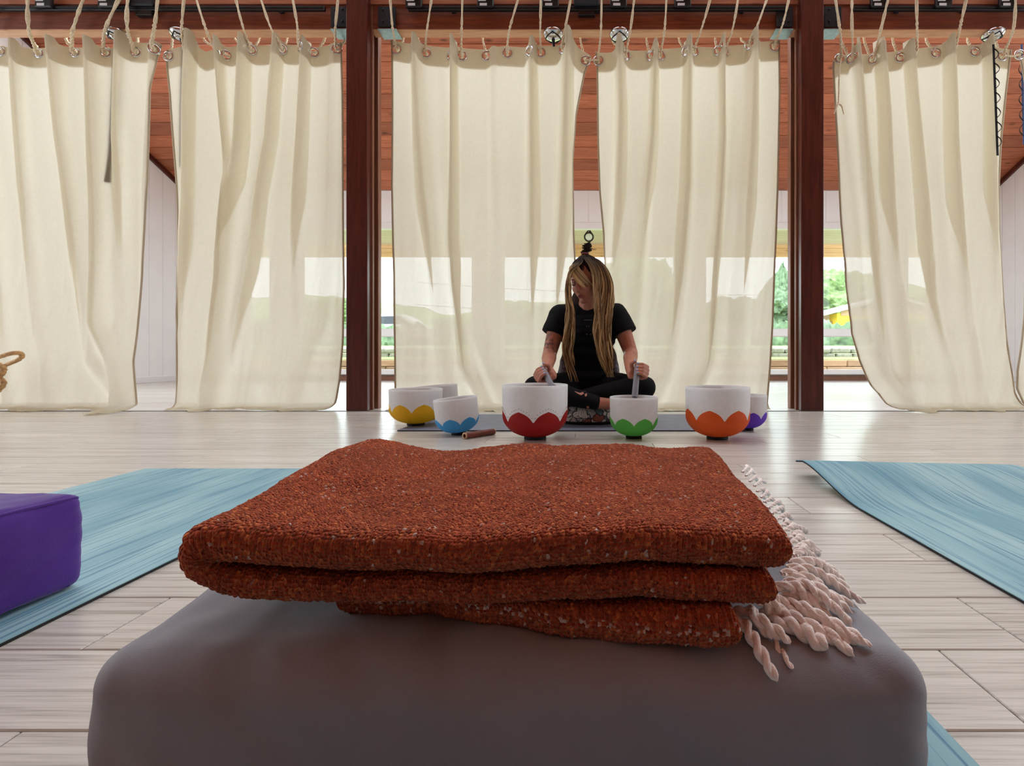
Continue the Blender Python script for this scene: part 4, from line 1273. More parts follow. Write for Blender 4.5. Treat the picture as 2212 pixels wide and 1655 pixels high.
# ------------------------------------------------------------------ basket at the left edge
bc = P(-150, 0, 3.1); bc[2] = 0
t = thing('wicker_basket', 'woven rattan basket with looped handle at the left edge', 'basket', (bc[0], bc[1], 0))
for k in range(14):
    z = 0.018 + k * 0.027
    R = 0.12 + 0.095 * math.sin(min(1, (k + 1) / 13) * PI * 0.62)
    a = np.linspace(0, 2 * PI, 90)
    wob = 0.006 * np.sin(a * 22 + (k % 2) * PI)
    ring = np.stack([bc[0] + (R + wob) * np.cos(a), bc[1] + (R + wob) * np.sin(a), z + 0 * a], -1)
    mm = MB(); mm.add(*tube(ring, 0.0145, 7, closed_ends=False)); mm.build('woven_ring', M['wicker'], t)
v, f = lathe([(0, 0.004), (0.13, 0.004), (0.13, 0.012), (0, 0.012)], (bc[0], bc[1], 0), 30); mk('basket_base', v, f, M['wicker'], t)
p = resample([P(-40, 806, 3.0), P(-12, 778, 2.97), P(18, 765, 2.96), P(42, 763, 2.99), P(47, 771, 3.02), P(30, 782, 3.06), P(2, 792, 3.1), P(-40, 808, 3.14)], 90)
twisted(p, 0.0125, 26, 3, 7).build('handle', M['wicker'], t)
p2 = resample([P(-6, 786, 3.0), P(8, 796, 3.0), P(4, 808, 3.0), P(-4, 816, 3.0), P(8, 826, 3.0), P(0, 840, 3.0), P(-14, 850, 3.0)], 40)
twisted(p2, 0.015, 9, 3, 7).build('handle_wrap', M['wicker'], t)

# ------------------------------------------------------------------ bolsters
def fabric(name, col, var=0.08, sheen=0.3, bscale=900, rough=0.85):
    m, n, out = nodes(name)
    b = N(n, 'ShaderNodeBsdfPrincipled'); b.inputs['Roughness'].default_value = rough; b.inputs['Specular IOR Level'].default_value = 0.2
    b.inputs['Sheen Weight'].default_value = sheen; b.inputs['Sheen Roughness'].default_value = 0.4
    tc = N(n, 'ShaderNodeTexCoord')
    nz = N(n, 'ShaderNodeTexNoise'); nz.inputs['Scale'].default_value = 7; nz.inputs['Detail'].default_value = 8; nz.inputs['Roughness'].default_value = 0.7
    n.links.new(tc.outputs['Object'], nz.inputs['Vector'])
    n.links.new(ramp(n, nz.outputs['Fac'], [(0.3, tuple(c * (1 - var) for c in col)), (0.7, tuple(c * (1 + var) for c in col))]), b.inputs['Base Color'])
    w1 = N(n, 'ShaderNodeTexNoise'); w1.inputs['Scale'].default_value = bscale; w1.inputs['Detail'].default_value = 2
    n.links.new(tc.outputs['Object'], w1.inputs['Vector'])
    bp = N(n, 'ShaderNodeBump'); bp.inputs['Strength'].default_value = 0.5; bp.inputs['Distance'].default_value = 0.0012
    n.links.new(w1.outputs['Fac'], bp.inputs['Height']); n.links.new(bp.outputs[0], b.inputs['Normal'])
    n.links.new(b.outputs[0], out.inputs[0])
    return m


M['grey_cotton'] = fabric('taupe_grey_cotton', rgb(138, 140, 147), 0.07, 0.4, 1500)
M['purple_cotton'] = fabric('purple_cotton', rgb(76, 42, 130), 0.10, 0.3)


def bolster_mesh(x0, x1, y0, y1, z0, z1, r, puff, wr, n=60):
    g = np.linspace(-1, 1, n)
    g = np.sign(g) * np.abs(g) ** 0.8
    A, B = np.meshgrid(g, g)
    sides = []
    for ax in range(3):
        for s in (-1, 1):
            p = np.zeros((n, n, 3)); o = [i for i in range(3) if i != ax]
            p[..., ax] = s
            p[..., o[0]] = A if s * (1 if ax != 1 else -1) > 0 else -A
            p[..., o[1]] = B
            sides.append(p.reshape(-1, 3))
    q = np.concatenate(sides)
    hs = np.array(((x1 - x0) / 2, (y1 - y0) / 2, (z1 - z0) / 2)); c = np.array(((x0 + x1) / 2, (y0 + y1) / 2, (z0 + z1) / 2))
    p = q * hs
    inn = np.clip(p, -(hs - r), hs - r)
    d = p - inn
    L = np.linalg.norm(d, axis=1); L[L == 0] = 1
    p = inn + d / L[:, None] * r
    nx_, ny_, nz_ = p[:, 0] / hs[0], p[:, 1] / hs[1], p[:, 2] / hs[2]
    p[:, 2] += np.where(nz_ > 0, puff * (1 - nx_ ** 4) * (1 - ny_ ** 2) * np.clip(nz_, 0, 1), 0)
    p[:, 1] += np.sign(ny_) * 0.012 * np.abs(ny_) ** 3 * (1 - nx_ ** 4) * (1 - nz_ ** 2)
    p[:, 0] += np.sign(nx_) * 0.007 * np.abs(nx_) ** 3 * (1 - ny_ ** 4) * (1 - nz_ ** 2)
    w = wr * (noise(p[:, 0] * 14, p[:, 1] * 9, p[:, 2] * 9) * 0.6 + noise(p[:, 0] * 34 + p[:, 2] * 22, p[:, 1] * 26, p[:, 2] * 16) * 0.35 + noise(p[:, 0] * 60 + p[:, 2] * 70, p[:, 1] * 34, p[:, 2] * 20) * 0.14)
    p += (d / L[:, None]) * w[:, None]
    f = np.concatenate([grid_faces(n, n) + k * n * n for k in range(6)])
    # weld the cube faces
    key = np.round(q, 5)
    _, idx, inv = np.unique(key, axis=0, return_index=True, return_inverse=True)
    return p[idx] + c, inv.reshape(-1)[f], hs, c


def fix_normals(o):
    bm = bmesh.new(); bm.from_mesh(o.data); bmesh.ops.recalc_face_normals(bm, faces=bm.faces); bm.to_mesh(o.data); bm.free()


gx0, gx1, gy0, gy1 = -0.362, 0.243, 0.352, 0.665
v, f, hs, c = bolster_mesh(gx0, gx1, gy0, gy1, 0.006, 0.148, 0.029, 0.006, 0.0055, 80)
t = thing('bolster', 'taupe grey rectangular bolster cushion under the folded blanket', 'bolster', ((gx0 + gx1) / 2, (gy0 + gy1) / 2, 0.006), 'yoga bolsters')
gb = mk('cover', v, f, M['grey_cotton'], t); fix_normals(gb)
GB = BVHTree.FromPolygons([tuple(p) for p in v], [tuple(q) for q in f.tolist()])


def seam(t, pts, mat, r=0.0022):
    mm = MB(); mm.add(*tube(resample(pts, 40), r, 6)); mm.build('seam', mat, t)


def on_bolster(bvh, x, y):
    h = bvh.ray_cast(Vector((x, y, 1)), Vector((0, 0, -1)))
    return np.array(h[0]) if h[0] is not None else np.array((x, y, 0.1))


px0, px1, py0, py1 = -1.12, -0.785, 0.13, 0.795
v, f, hs, c = bolster_mesh(px0, px1, py0, py1, 0.006, 0.148, 0.017, 0.014, 0.0060, 80)
t = thing('bolster', 'purple cotton bolster cushion on the left mat', 'bolster', ((px0 + px1) / 2, (py0 + py1) / 2, 0.006), 'yoga bolsters')
pb = mk('cover', v, f, M['purple_cotton'], t); fix_normals(pb)
PB = BVHTree.FromPolygons([tuple(p) for p in v], [tuple(q) for q in f.tolist()])
def near(x, y, z, out=(0, 0, 0)):
    return np.array(PB.find_nearest(Vector((x, y, z)))[0]) + np.array(out)


ex = 0.05                                            # piping follows the outer edges of the cover
seam(t, [near(px1 + ex, y, 0.148 + ex) for y in np.linspace(py0 + 0.03, py1 - 0.02, 9)] + [near(px1 + ex, py1 + ex, 0.146 + ex)], M['purple_cotton'], 0.0024)
seam(t, [near(x, py1 + ex, 0.148 + ex) for x in np.linspace(px0 + 0.03, px1 - 0.02, 9)] + [near(px1 + ex, py1 + ex, 0.146 + ex)], M['purple_cotton'], 0.0024)
seam(t, [near(px1 + ex, y, 0.006 - ex, (0, 0, 0.0015)) for y in np.linspace(py0 + 0.03, py1 - 0.02, 9)], M['purple_cotton'], 0.0022)

# ------------------------------------------------------------------ folded blanket
def blanket_mat(name, light_edge=False):
    m, n, out = nodes(name)
    b = N(n, 'ShaderNodeBsdfPrincipled'); b.inputs['Roughness'].default_value = 0.95; b.inputs['Specular IOR Level'].default_value = 0.1
    b.inputs['Sheen Weight'].default_value = 0.25; b.inputs['Sheen Roughness'].default_value = 0.6; b.inputs['Sheen Tint'].default_value = (1, 0.6, 0.4, 1)
    uv = N(n, 'ShaderNodeUVMap')
    mp = N(n, 'ShaderNodeMapping'); mp.inputs['Scale'].default_value = (1 / 0.0023, 1 / 0.0031, 1)
    n.links.new(uv.outputs[0], mp.inputs[0])
    # wobble the rows of yarn
    nzw = N(n, 'ShaderNodeTexNoise'); nzw.inputs['Scale'].default_value = 0.12; nzw.inputs['Detail'].default_value = 3
    n.links.new(mp.outputs[0], nzw.inputs['Vector'])
    wa = N(n, 'ShaderNodeVectorMath', operation='MULTIPLY_ADD'); wa.inputs[1].default_value = (2.2, 2.2, 0)
    n.links.new(nzw.outputs['Color'], wa.inputs[0]); n.links.new(mp.outputs[0], wa.inputs[2])
    vo = N(n, 'ShaderNodeTexVoronoi'); vo.voronoi_dimensions = '2D'; vo.inputs['Scale'].default_value = 1; vo.inputs['Randomness'].default_value = 0.62
    n.links.new(wa.outputs[0], vo.inputs['Vector'])
    sp = N(n, 'ShaderNodeSeparateColor'); n.links.new(vo.outputs['Color'], sp.inputs[0])
    base = ramp(n, sp.outputs[0], [(0.0, rgb(138, 52, 28)), (0.25, rgb(168, 66, 35)), (0.6, rgb(184, 77, 42)), (0.85, rgb(198, 88, 50)), (0.97, rgb(222, 122, 66))])
    # broad fading of the wool
    nb_ = N(n, 'ShaderNodeTexNoise'); nb_.inputs['Scale'].default_value = 14; nb_.inputs['Detail'].default_value = 4
    n.links.new(uv.outputs[0], nb_.inputs['Vector'])
    mu = N(n, 'ShaderNodeMixRGB', blend_type='MULTIPLY'); mu.inputs[0].default_value = 1
    n.links.new(base, mu.inputs[1]); n.links.new(ramp(n, nb_.outputs['Fac'], [(0.3, (0.80, 0.76, 0.74)), (0.7, (1.1, 1.08, 1.05))]), mu.inputs[2])
    # pale flecks in the yarn, clustered
    nf_ = N(n, 'ShaderNodeTexNoise'); nf_.inputs['Scale'].default_value = 45; nf_.inputs['Detail'].default_value = 2
    n.links.new(uv.outputs[0], nf_.inputs['Vector'])
    ad_ = N(n, 'ShaderNodeMath', operation='MULTIPLY_ADD'); ad_.inputs[1].default_value = 0.10
    n.links.new(nf_.outputs['Fac'], ad_.inputs[0]); n.links.new(sp.outputs[1], ad_.inputs[2])
    mf = N(n, 'ShaderNodeMixRGB'); mf.inputs[2].default_value = (*rgb(226, 190, 176), 1)
    n.links.new(ramp(n, ad_.outputs[0], [(1.022 if not light_edge else 0.99, (0, 0, 0)), (1.035 if not light_edge else 1.01, (1, 1, 1))]), mf.inputs[0]) if False else None
    gt = N(n, 'ShaderNodeMath', operation='GREATER_THAN'); gt.inputs[1].default_value = 1.038
    n.links.new(ad_.outputs[0], gt.inputs[0])
    fac = gt.outputs[0]
    if light_edge:                                   # undyed picks along the selvage
        su = N(n, 'ShaderNodeSeparateXYZ'); n.links.new(uv.outputs[0], su.inputs[0])
        near = N(n, 'ShaderNodeMapRange'); near.inputs['From Min'].default_value = 0.007; near.inputs['From Max'].default_value = 0.0; near.inputs['To Max'].default_value = 0.30
        n.links.new(su.outputs[1], near.inputs['Value'])
        lt = N(n, 'ShaderNodeMath', operation='LESS_THAN'); n.links.new(sp.outputs[2], lt.inputs[0]); n.links.new(near.outputs[0], lt.inputs[1])
        mxm = N(n, 'ShaderNodeMath', operation='MAXIMUM'); n.links.new(lt.outputs[0], mxm.inputs[0]); n.links.new(gt.outputs[0], mxm.inputs[1]); fac = mxm.outputs[0]
    n.links.new(fac, mf.inputs[0]); n.links.new(mu.outputs[0], mf.inputs[1])
    n.links.new(mf.outputs[0], b.inputs['Base Color'])
    bp = N(n, 'ShaderNodeBump'); bp.inputs['Strength'].default_value = 1.0; bp.inputs['Distance'].default_value = 0.0055; bp.invert = True
    n.links.new(vo.outputs['Distance'], bp.inputs['Height'])
    n3 = N(n, 'ShaderNodeTexNoise'); n3.inputs['Scale'].default_value = 900; n3.inputs['Detail'].default_value = 2
    n.links.new(uv.outputs[0], n3.inputs['Vector'])
    bp2 = N(n, 'ShaderNodeBump'); bp2.inputs['Strength'].default_value = 0.5; bp2.inputs['Distance'].default_value = 0.0008
    n.links.new(n3.outputs['Fac'], bp2.inputs['Height']); n.links.new(bp.outputs[0], bp2.inputs['Normal'])
    n.links.new(bp2.outputs[0], b.inputs['Normal'])
    n.links.new(b.outputs[0], out.inputs[0])
    return m


M['wool'] = blanket_mat('rust_flecked_wool')
M['wool_edge'] = blanket_mat('rust_wool_selvage', True)


def slab(path, y0f, y1f, th, na, nbb, lump, edge=0.03, seed=0.0, rough=0.0007):
    """cloth slab: centre line in the x-z plane swept from y0f(s) to y1f(s); rounded rims; returns verts, faces, uv"""
    pc = resample(path, na)                           # (x, z)
    dl = np.concatenate([[0], np.cumsum(np.linalg.norm(np.diff(pc, axis=0), axis=1))])
    tg = np.gradient(pc, axis=0); tg /= np.linalg.norm(tg, axis=1)[:, None]
    nm = np.stack([-tg[:, 1], tg[:, 0]], -1)          # left normal
    b = np.concatenate([np.linspace(0, 0.055, 30), np.linspace(0.055, 0.92, nbb)[1:], np.linspace(0.92, 1, 10)[1:]])
    A, Bm = np.meshgrid(np.arange(na), b, indexing='ij')
    S = dl[A] / dl[-1]
    ya, yb = y0f(S), y1f(S)
    yy = ya + (yb - ya) * Bm
    rim = lambda q, e: np.clip(1 - np.clip(1 - q / e, 0, 1) ** 2.6, 0, 1) ** (1 / 2.6)
    T = th(S) * 0.5 * np.minimum(rim((yy - ya), edge), rim((yb - yy), edge)) * rim(np.minimum(dl[A], dl[-1] - dl[A]), 0.014)
    sheets = []
    for sg in (1, -1):
        off = sg * T
        X = pc[A][..., 0] + nm[A][..., 0] * off
        Z = pc[A][..., 1] + nm[A][..., 1] * off
        lx, lz = lump(X, yy, S)
        X, Z = X + lx, Z + lz
        fz = np.clip(T / 0.004, 0, 1) * rough * (noise(dl[A] * 300, yy * 220, seed) + 0.8 * noise(dl[A] * 640, yy * 480, seed + 5))
        # ribs of the woven yarn, running round the fold from back to front
        wob = 0.35 * noise(dl[A] * 60, yy * 60, seed + 2)
        rib = 0.0009 * (np.abs(np.sin(PI * (dl[A] / 0.0037 + wob))) ** 0.7 - 0.6)
        full = np.clip(T / (th(S) * 0.5), 0, 1)
        fz = fz + rib * np.clip(T / 0.004, 0, 1)
        X = X + nm[A][..., 0] * fz * sg; Z = Z + nm[A][..., 1] * fz * sg
        sheets.append(np.stack([X, yy - rib * (1 - full) * 1.4, Z], -1).reshape(-1, 3))
    V = np.concatenate(sheets)
    nb2 = len(b)
    f = grid_faces(na, nb2)
    f2 = f[:, ::-1] + na * nb2
    # arc length along the sweep for even yarn size round the rim
    g = np.stack([sheets[0].reshape(na, nb2, 3)], 0)[0]
    arc = np.concatenate([np.zeros((na, 1)), np.cumsum(np.linalg.norm(np.diff(g, axis=1), axis=2), axis=1)], 1)
    u1 = np.stack([dl[A], arc], -1).reshape(-1, 2)
    u2 = np.stack([dl[A], -arc if False else arc + 0.011], -1).reshape(-1, 2)
    return V, np.concatenate([f, f2]), np.concatenate([u1, u2])


bt = thing('folded_blanket', 'folded rust red wool blanket with white fringe on the grey bolster', 'blanket', (-0.06, 0.54, 0.15))
# upper double fold: right end of top layer -> U turn at left -> right end of second layer
pathA = [(0.150, 0.2180), (0.06, 0.2185), (-0.05, 0.2190), (-0.15, 0.2205), (-0.23, 0.2235), (-0.268, 0.2235), (-0.287, 0.2160), (-0.287, 0.2040), (-0.268, 0.1955), (-0.23, 0.1915), (-0.15, 0.1885), (-0.05, 0.1880), (0.06, 0.1895), (0.137, 0.1920)]


def lumpA(X, Y, S):
    k = (Y - 0.37) / 0.36
    lx = (X + 0.06) * 0.14 * k                                  # spreads a little away from the viewer
    lz = 0.0040 * noise(X * 9 + 2, Y * 11) + 0.0022 * noise(X * 23, Y * 21)
    lz = lz + 0.012 * np.exp(-((X + 0.31) / 0.07) ** 2) * np.clip(k, 0, 1) - 0.007 * np.exp(-((X + 0.17) / 0.06) ** 2) * np.clip(k, 0, 1)
    return lx, lz


v, f, u = slab(pathA, lambda S: 0.368 + 0.006 * np.cos(S * 9) + 0.012 * np.clip((S - .5) * 2, 0, 1) * 0.4, lambda S: 0.735 + 0.006 * np.cos(S * 7), lambda S: np.where(S < .5, 0.0285, 0.0230), 1150, 96, lumpA, 0.016, 1.0)
o = mk('upper_fold', v, f, M['wool'], bt, uv=u); fix_normals(o)
pathC = [(-0.20, 0.1640), (-0.12, 0.1640), (-0.03, 0.1650), (0.06, 0.1665), (0.108, 0.1680)]


def lumpC(X, Y, S):
    droop = np.clip((0.40 - Y) / 0.05, 0, 1)
    return 0 * X, -0.006 * droop * np.clip((X + 0.16) / 0.2, 0, 1) + 0.002 * noise(X * 17, Y * 13)


v, f, u = slab(pathC, lambda S: 0.402 - 0.044 * np.clip((S - 0.24) / 0.66, 0, 1) ** 0.8 + 0.0012 * np.sin(S * 31), lambda S: 0.70 + 0 * S, lambda S: 0.0255 + 0 * S, 520, 70, lumpC, 0.014, 4.0)
o = mk('lower_fold', v, f, M['wool_edge'], bt, uv=u); fix_normals(o)

M['fringe'] = simple('undyed_cotton_fringe', rgb(247, 236, 229), 0.9, var=0.08, scale=120, bump=0.6, bscale=700)
M['fringe_tip'] = M['fringe']


def cam_ray(u, v):
    d = Vector(((u - 1272) / F, 1.0, -(v - 770) / F))
    return Vector((0, 0, H)), d


def bol_pt(u, v, lift):
    o_, d = cam_ray(u, v)
    h = GB.ray_cast(o_, d.normalized(), 3.0)
    if h[0] is None:
        dd = (H - 0.14) / ((v - 770) / F)
        p = np.array(o_ + d * dd)
    else:
        p = np.array(h[0])
    back = np.array(d.normalized())
    return p + np.array((0, 0, lift))


def tassel(u0, v0, d0, u1, v1, r, lift0=0.012, bend=6, plies=2):
    u1 += random.uniform(-7, 7); v1 += random.uniform(-5, 5)
    a = P(u0, v0, d0); e = bol_pt(u1, v1, r * 0.8)
    mdl = a * 0.5 + e * 0.5 + np.array((random.uniform(-.004, .004), 0, lift0 * 0.6))
    q1 = a * 0.78 + e * 0.22 + np.array((0.004, 0, lift0 * 0.5))
    q3 = a * 0.2 + e * 0.8 + np.array((random.uniform(-.003, .003), 0, lift0 * 0.25))
    p = resample([a, q1, mdl, q3, e], 40)
    L = np.linalg.norm(np.diff(p, axis=0), axis=1).sum()
    s = np.linspace(0, 1, 40)
    rr = r * (0.8 + 0.35 * np.sin(s * PI * 0.9)) * np.where(s > 0.86, 1 - 0.75 * ((s - 0.86) / 0.14) ** 1.5, 1) * (1 + 0.10 * np.sin(s * 40 + u0))
    twisted(p, rr, max(2, L / 0.024), plies, 7).build('tassel', M['fringe'], bt)


random.seed(21)
T_ = [  # start column,row,distance  ->  end column,row   radius
    (1572, 1335, .392, 1684, 1480, .0042), (1622, 1372, .400, 1717, 1449, .0028), (1580, 1322, .396, 1708, 1402, .0042), (1602, 1330, .400, 1668, 1392, .0034),
    (1628, 1352, .402, 1792, 1418, .0056), (1640, 1325, .405, 1830, 1400, .0040), (1650, 1318, .41, 1872, 1408, .0040), (1655, 1330, .41, 1850, 1424, .0038), (1660, 1300, .412, 1884, 1405, .0038),
    (1570, 1285, .398, 1700, 1352, .0042), (1585, 1290, .40, 1715, 1358, .0036), (1615, 1282, .405, 1720, 1340, .0040), (1600, 1275, .40, 1690, 1315, .0036),
    (1672, 1268, .415, 1788, 1338, .0046), (1690, 1262, .42, 1842, 1335, .0040), (1694, 1255, .42, 1846, 1368, .0036), (1700, 1280, .42, 1845, 1318, .0034), (1680, 1290, .415, 1805, 1352, .0036),
    (1690, 1240, .43, 1838, 1285, .0042), (1700, 1225, .44, 1872, 1310, .0036), (1706, 1216, .45, 1830, 1262, .0042), (1712, 1228, .45, 1806, 1245, .0036), (1700, 1250, .43, 1800, 1300, .0040),
    (1704, 1202, .47, 1775, 1228, .0040), (1716, 1200, .47, 1762, 1208, .0036), (1712, 1190, .49, 1770, 1196, .0034), (1706, 1176, .50, 1752, 1180, .0032), (1700, 1168, .52, 1740, 1168, .0030),
    (1690, 1150, .53, 1738, 1155, .0030), (1684, 1140, .55, 1722, 1140, .0028), (1676, 1125, .57, 1708, 1124, .0026), (1668, 1110, .58, 1700, 1112, .0026), (1660, 1098, .60, 1694, 1098, .0026),
    (1652, 1085, .62, 1682, 1090, .0026), (1645, 1075, .63, 1662, 1070, .0026), (1636, 1062, .64, 1656, 1078, .0024), (1630, 1050, .65, 1660, 1050, .0024), (1620, 1040, .67, 1645, 1040, .0024), (1612, 1028, .68, 1632, 1028, .0024), (1604, 1020, .70, 1626, 1020, .0024)]
for q in T_:
    tassel(*q)

# ------------------------------------------------------------------ meditation cushion
def floral():
    m, n, out = nodes('floral_cushion_print')
    b = N(n, 'ShaderNodeBsdfPrincipled'); b.inputs['Roughness'].default_value = 0.85
    tc = N(n, 'ShaderNodeTexCoord')
    nz = N(n, 'ShaderNodeTexNoise'); nz.inputs['Scale'].default_value = 14; nz.inputs['Detail'].default_value = 2
    n.links.new(tc.outputs['Object'], nz.inputs['Vector'])
    wa = N(n, 'ShaderNodeVectorMath', operation='MULTIPLY_ADD'); wa.inputs[1].default_value = (0.09, 0.09, 0.09)
    n.links.new(nz.outputs['Color'], wa.inputs[0]); n.links.new(tc.outputs['Object'], wa.inputs[2])
    vo = N(n, 'ShaderNodeTexVoronoi'); vo.feature = 'DISTANCE_TO_EDGE'; vo.inputs['Scale'].default_value = 17
    v2 = N(n, 'ShaderNodeTexVoronoi'); v2.inputs['Scale'].default_value = 17
    w = N(n, 'ShaderNodeTexWave'); w.inputs['Scale'].default_value = 26; w.inputs['Distortion'].default_value = 7; w.inputs['Detail'].default_value = 2
    for q in (vo, v2, w):
        n.links.new(wa.outputs[0], q.inputs['Vector'])
    sp = N(n, 'ShaderNodeSeparateColor'); n.links.new(v2.outputs['Color'], sp.inputs[0])
    c0 = ramp(n, sp.outputs[0], [(0.0, rgb(214, 200, 186)), (0.56, rgb(206, 188, 172)), (0.6, rgb(150, 84, 62)), (0.72, rgb(160, 96, 72)), (0.76, rgb(96, 112, 118)), (0.88, rgb(210, 196, 184))])
    m1 = N(n, 'ShaderNodeMixRGB', blend_type='MULTIPLY'); m1.inputs[0].default_value = 1
    n.links.new(c0, m1.inputs[1]); n.links.new(ramp(n, vo.outputs['Distance'], [(0.02, (0.10, 0.10, 0.12)), (0.07, (1, 1, 1))]), m1.inputs[2])
    m2 = N(n, 'ShaderNodeMixRGB', blend_type='MULTIPLY'); m2.inputs[0].default_value = 0.8
    n.links.new(m1.outputs[0], m2.inputs[1]); n.links.new(ramp(n, w.outputs['Fac'], [(0.08, (0.16, 0.15, 0.17)), (0.22, (1, 1, 1))]), m2.inputs[2])
    n.links.new(m2.outputs[0], b.inputs['Base Color']); n.links.new(b.outputs[0], out.inputs[0])
    return m


M['floral'] = floral()
M['black_cloth'] = fabric('black_cotton', rgb(10, 9, 12), 0.2, 0.0)
cx, cy = 0.0, 2.80
t = thing('meditation_cushion', 'round floral print cushion under the seated woman', 'cushion', (cx, cy, 0.006))
prof = [(0.0, 0.018), (0.165, 0.018), (0.188, 0.032), (0.197, 0.056), (0.188, 0.082), (0.165, 0.100), (0.10, 0.110), (0.0, 0.112)]
v, f = lathe(resample(prof, 26), (cx, cy, 0), 64)
v[:, 2] += 0.004 * noise(v[:, 0] * 16, v[:, 1] * 16) * (v[:, 2] > 0.03)
mk('cover', v, f, M['floral'], t)
v, f = lathe([(0.0, 0.006), (0.178, 0.006), (0.186, 0.014), (0.178, 0.024), (0, 0.024)], (cx, cy, 0), 48); mk('dark_disc', v, f, M['black_cloth'], t)  # dark disc below the floral cover

# ------------------------------------------------------------------ seated woman
def skin_mat():
    m, n, out = nodes('skin')
    b = N(n, 'ShaderNodeBsdfPrincipled'); b.inputs['Roughness'].default_value = 0.48; b.inputs['Specular IOR Level'].default_value = 0.35
    b.inputs['Subsurface Weight'].default_value = 0.12; b.inputs['Subsurface Radius'].default_value = (0.02, 0.008, 0.004); b.inputs['Subsurface Scale'].default_value = 0.4
    ge = N(n, 'ShaderNodeNewGeometry')
    nz = N(n, 'ShaderNodeTexNoise'); nz.inputs['Scale'].default_value = 28; nz.inputs['Detail'].default_value = 4
    n.links.new(ge.outputs['Position'], nz.inputs['Vector'])
    c = ramp(n, nz.outputs['Fac'], [(0.3, rgb(166, 106, 84)), (0.7, rgb(184, 124, 100))])
    # tattoo on the outer upper arm
    sx = N(n, 'ShaderNodeVectorMath', operation='DISTANCE'); sx.inputs[1].default_value = (-0.212, 2.70, 0.44)
    n.links.new(ge.outputs['Position'], sx.inputs[0])
    n2 = N(n, 'ShaderNodeTexNoise'); n2.inputs['Scale'].default_value = 45; n2.inputs['Detail'].default_value = 3
    n.links.new(ge.outputs['Position'], n2.inputs['Vector'])
    f1 = ramp(n, sx.outputs['Value'], [(0.045, (1, 1, 1)), (0.075, (0, 0, 0))])
    f2 = ramp(n, n2.outputs['Fac'], [(0.46, (0, 0, 0)), (0.56, (0.7, 0.7, 0.7))])
    mu = N(n, 'ShaderNodeMath', operation='MULTIPLY'); n.links.new(f1, mu.inputs[0]); n.links.new(f2, mu.inputs[1])
    mx = N(n, 'ShaderNodeMixRGB'); mx.inputs[2].default_value = (*rgb(70, 62, 66), 1)
    n.links.new(mu.outputs[0], mx.inputs[0]); n.links.new(c, mx.inputs[1])
    n.links.new(mx.outputs[0], b.inputs['Base Color']); n.links.new(b.outputs[0], out.inputs[0])
    return m


M['skin'] = skin_mat()
M['lip'] = simple('lip', rgb(158, 84, 82), 0.45, var=0.05)
M['lash'] = simple('dark_lash', rgb(34, 22, 18), 0.7, var=0.1)
M['brow'] = simple('brown_brow', rgb(74, 48, 34), 0.8, var=0.2, scale=300)
M['nail'] = simple('pale_blue_nail_polish', rgb(128, 168, 206), 0.25, var=0.03)
M['plaid'] = simple('grey_patterned_flannel', rgb(112, 108, 112), 0.9, var=0.75, scale=70)
M['mallet'] = frosted('frosted_mallet_grey', rgb(150, 152, 160), 0.2, 0.5)

HC = np.array((-0.014, 2.725, 0.766))
HR = np.array((Matrix.Rotation(math.radians(-31), 3, 'Z') @ Matrix.Rotation(math.radians(17), 3, 'X') @ Matrix.Rotation(math.radians(-3), 3, 'Y')))


def hd(x, y, z):
    return HR @ np.array((x, y, z)) + HC


def hell(m, c, r):
    m.add(*sphere(hd(*c), r, 20, 14, HR))


B = MB()
hell(B, (0, 0.014, 0.026), (0.074, 0.092, 0.088))
hell(B, (0, -0.030, -0.030), (0.0585, 0.058, 0.074))
hell(B, (0, -0.056, -0.096), (0.024, 0.022, 0.018))
for s in (-1, 1):
    capsule(B, hd(s * 0.050, 0.0, -0.052), hd(s * 0.012, -0.056, -0.098), 0.020, 0.016)
    hell(B, (s * 0.033, -0.060, -0.030), (0.024, 0.020, 0.026))
    hell(B, (s * 0.030, -0.0725, -0.0005), (0.0150, 0.0125, 0.0100))
    hell(B, (s * 0.0105, -0.0905, -0.0395), (0.0078, 0.0085, 0.0070))
    hell(B, (s * 0.074, 0.012, -0.012), (0.008, 0.018, 0.028))
capsule(B, hd(-0.036, -0.072, 0.021), hd(0.036, -0.072, 0.021), 0.011, 0.011)
capsule(B, hd(0, -0.081, 0.010), hd(0, -0.101, -0.034), 0.0075, 0.0100)
hell(B, (0, -0.080, -0.066), (0.022, 0.011, 0.014))
# neck, trunk
capsule(B, hd(0, 0.018, -0.055), (-0.008, 2.790, 0.615), 0.049, 0.055)
NB = np.array((-0.006, 2.795, 0.600))
SHL = np.array((-0.158, 2.800, 0.590)); SHR = np.array((0.152, 2.800, 0.596))
capsule(B, NB, SHL, 0.052, 0.048); capsule(B, NB, SHR, 0.052, 0.048)
for z, w, d_, y in ((0.54, 0.150, 0.092, 2.815), (0.47, 0.140, 0.098, 2.815), (0.39, 0.122, 0.088, 2.835), (0.31, 0.122, 0.090, 2.85), (0.23, 0.148, 0.105, 2.855), (0.185, 0.160, 0.110, 2.855)):
    B.add(*sphere((-0.003, y, z), (w, d_, 0.075), 22, 14))
# arms
ELL = np.array((-0.212, 2.745, 0.372)); WRL = P(1183, 796, 2.50)
ELR = np.array((0.226, 2.745, 0.378)); WRR = P(1360, 795, 2.50)
for sh, el, wr in ((SHL, ELL, WRL), (SHR, ELR, WRR)):
    mid = sh * .5 + el * .5
    capsule(B, sh, mid, 0.050, 0.046); capsule(B, mid, el, 0.046, 0.038)
    fm = el * .68 + wr * .32
    capsule(B, el, fm, 0.038, 0.039); capsule(B, fm, wr, 0.039, 0.0235)

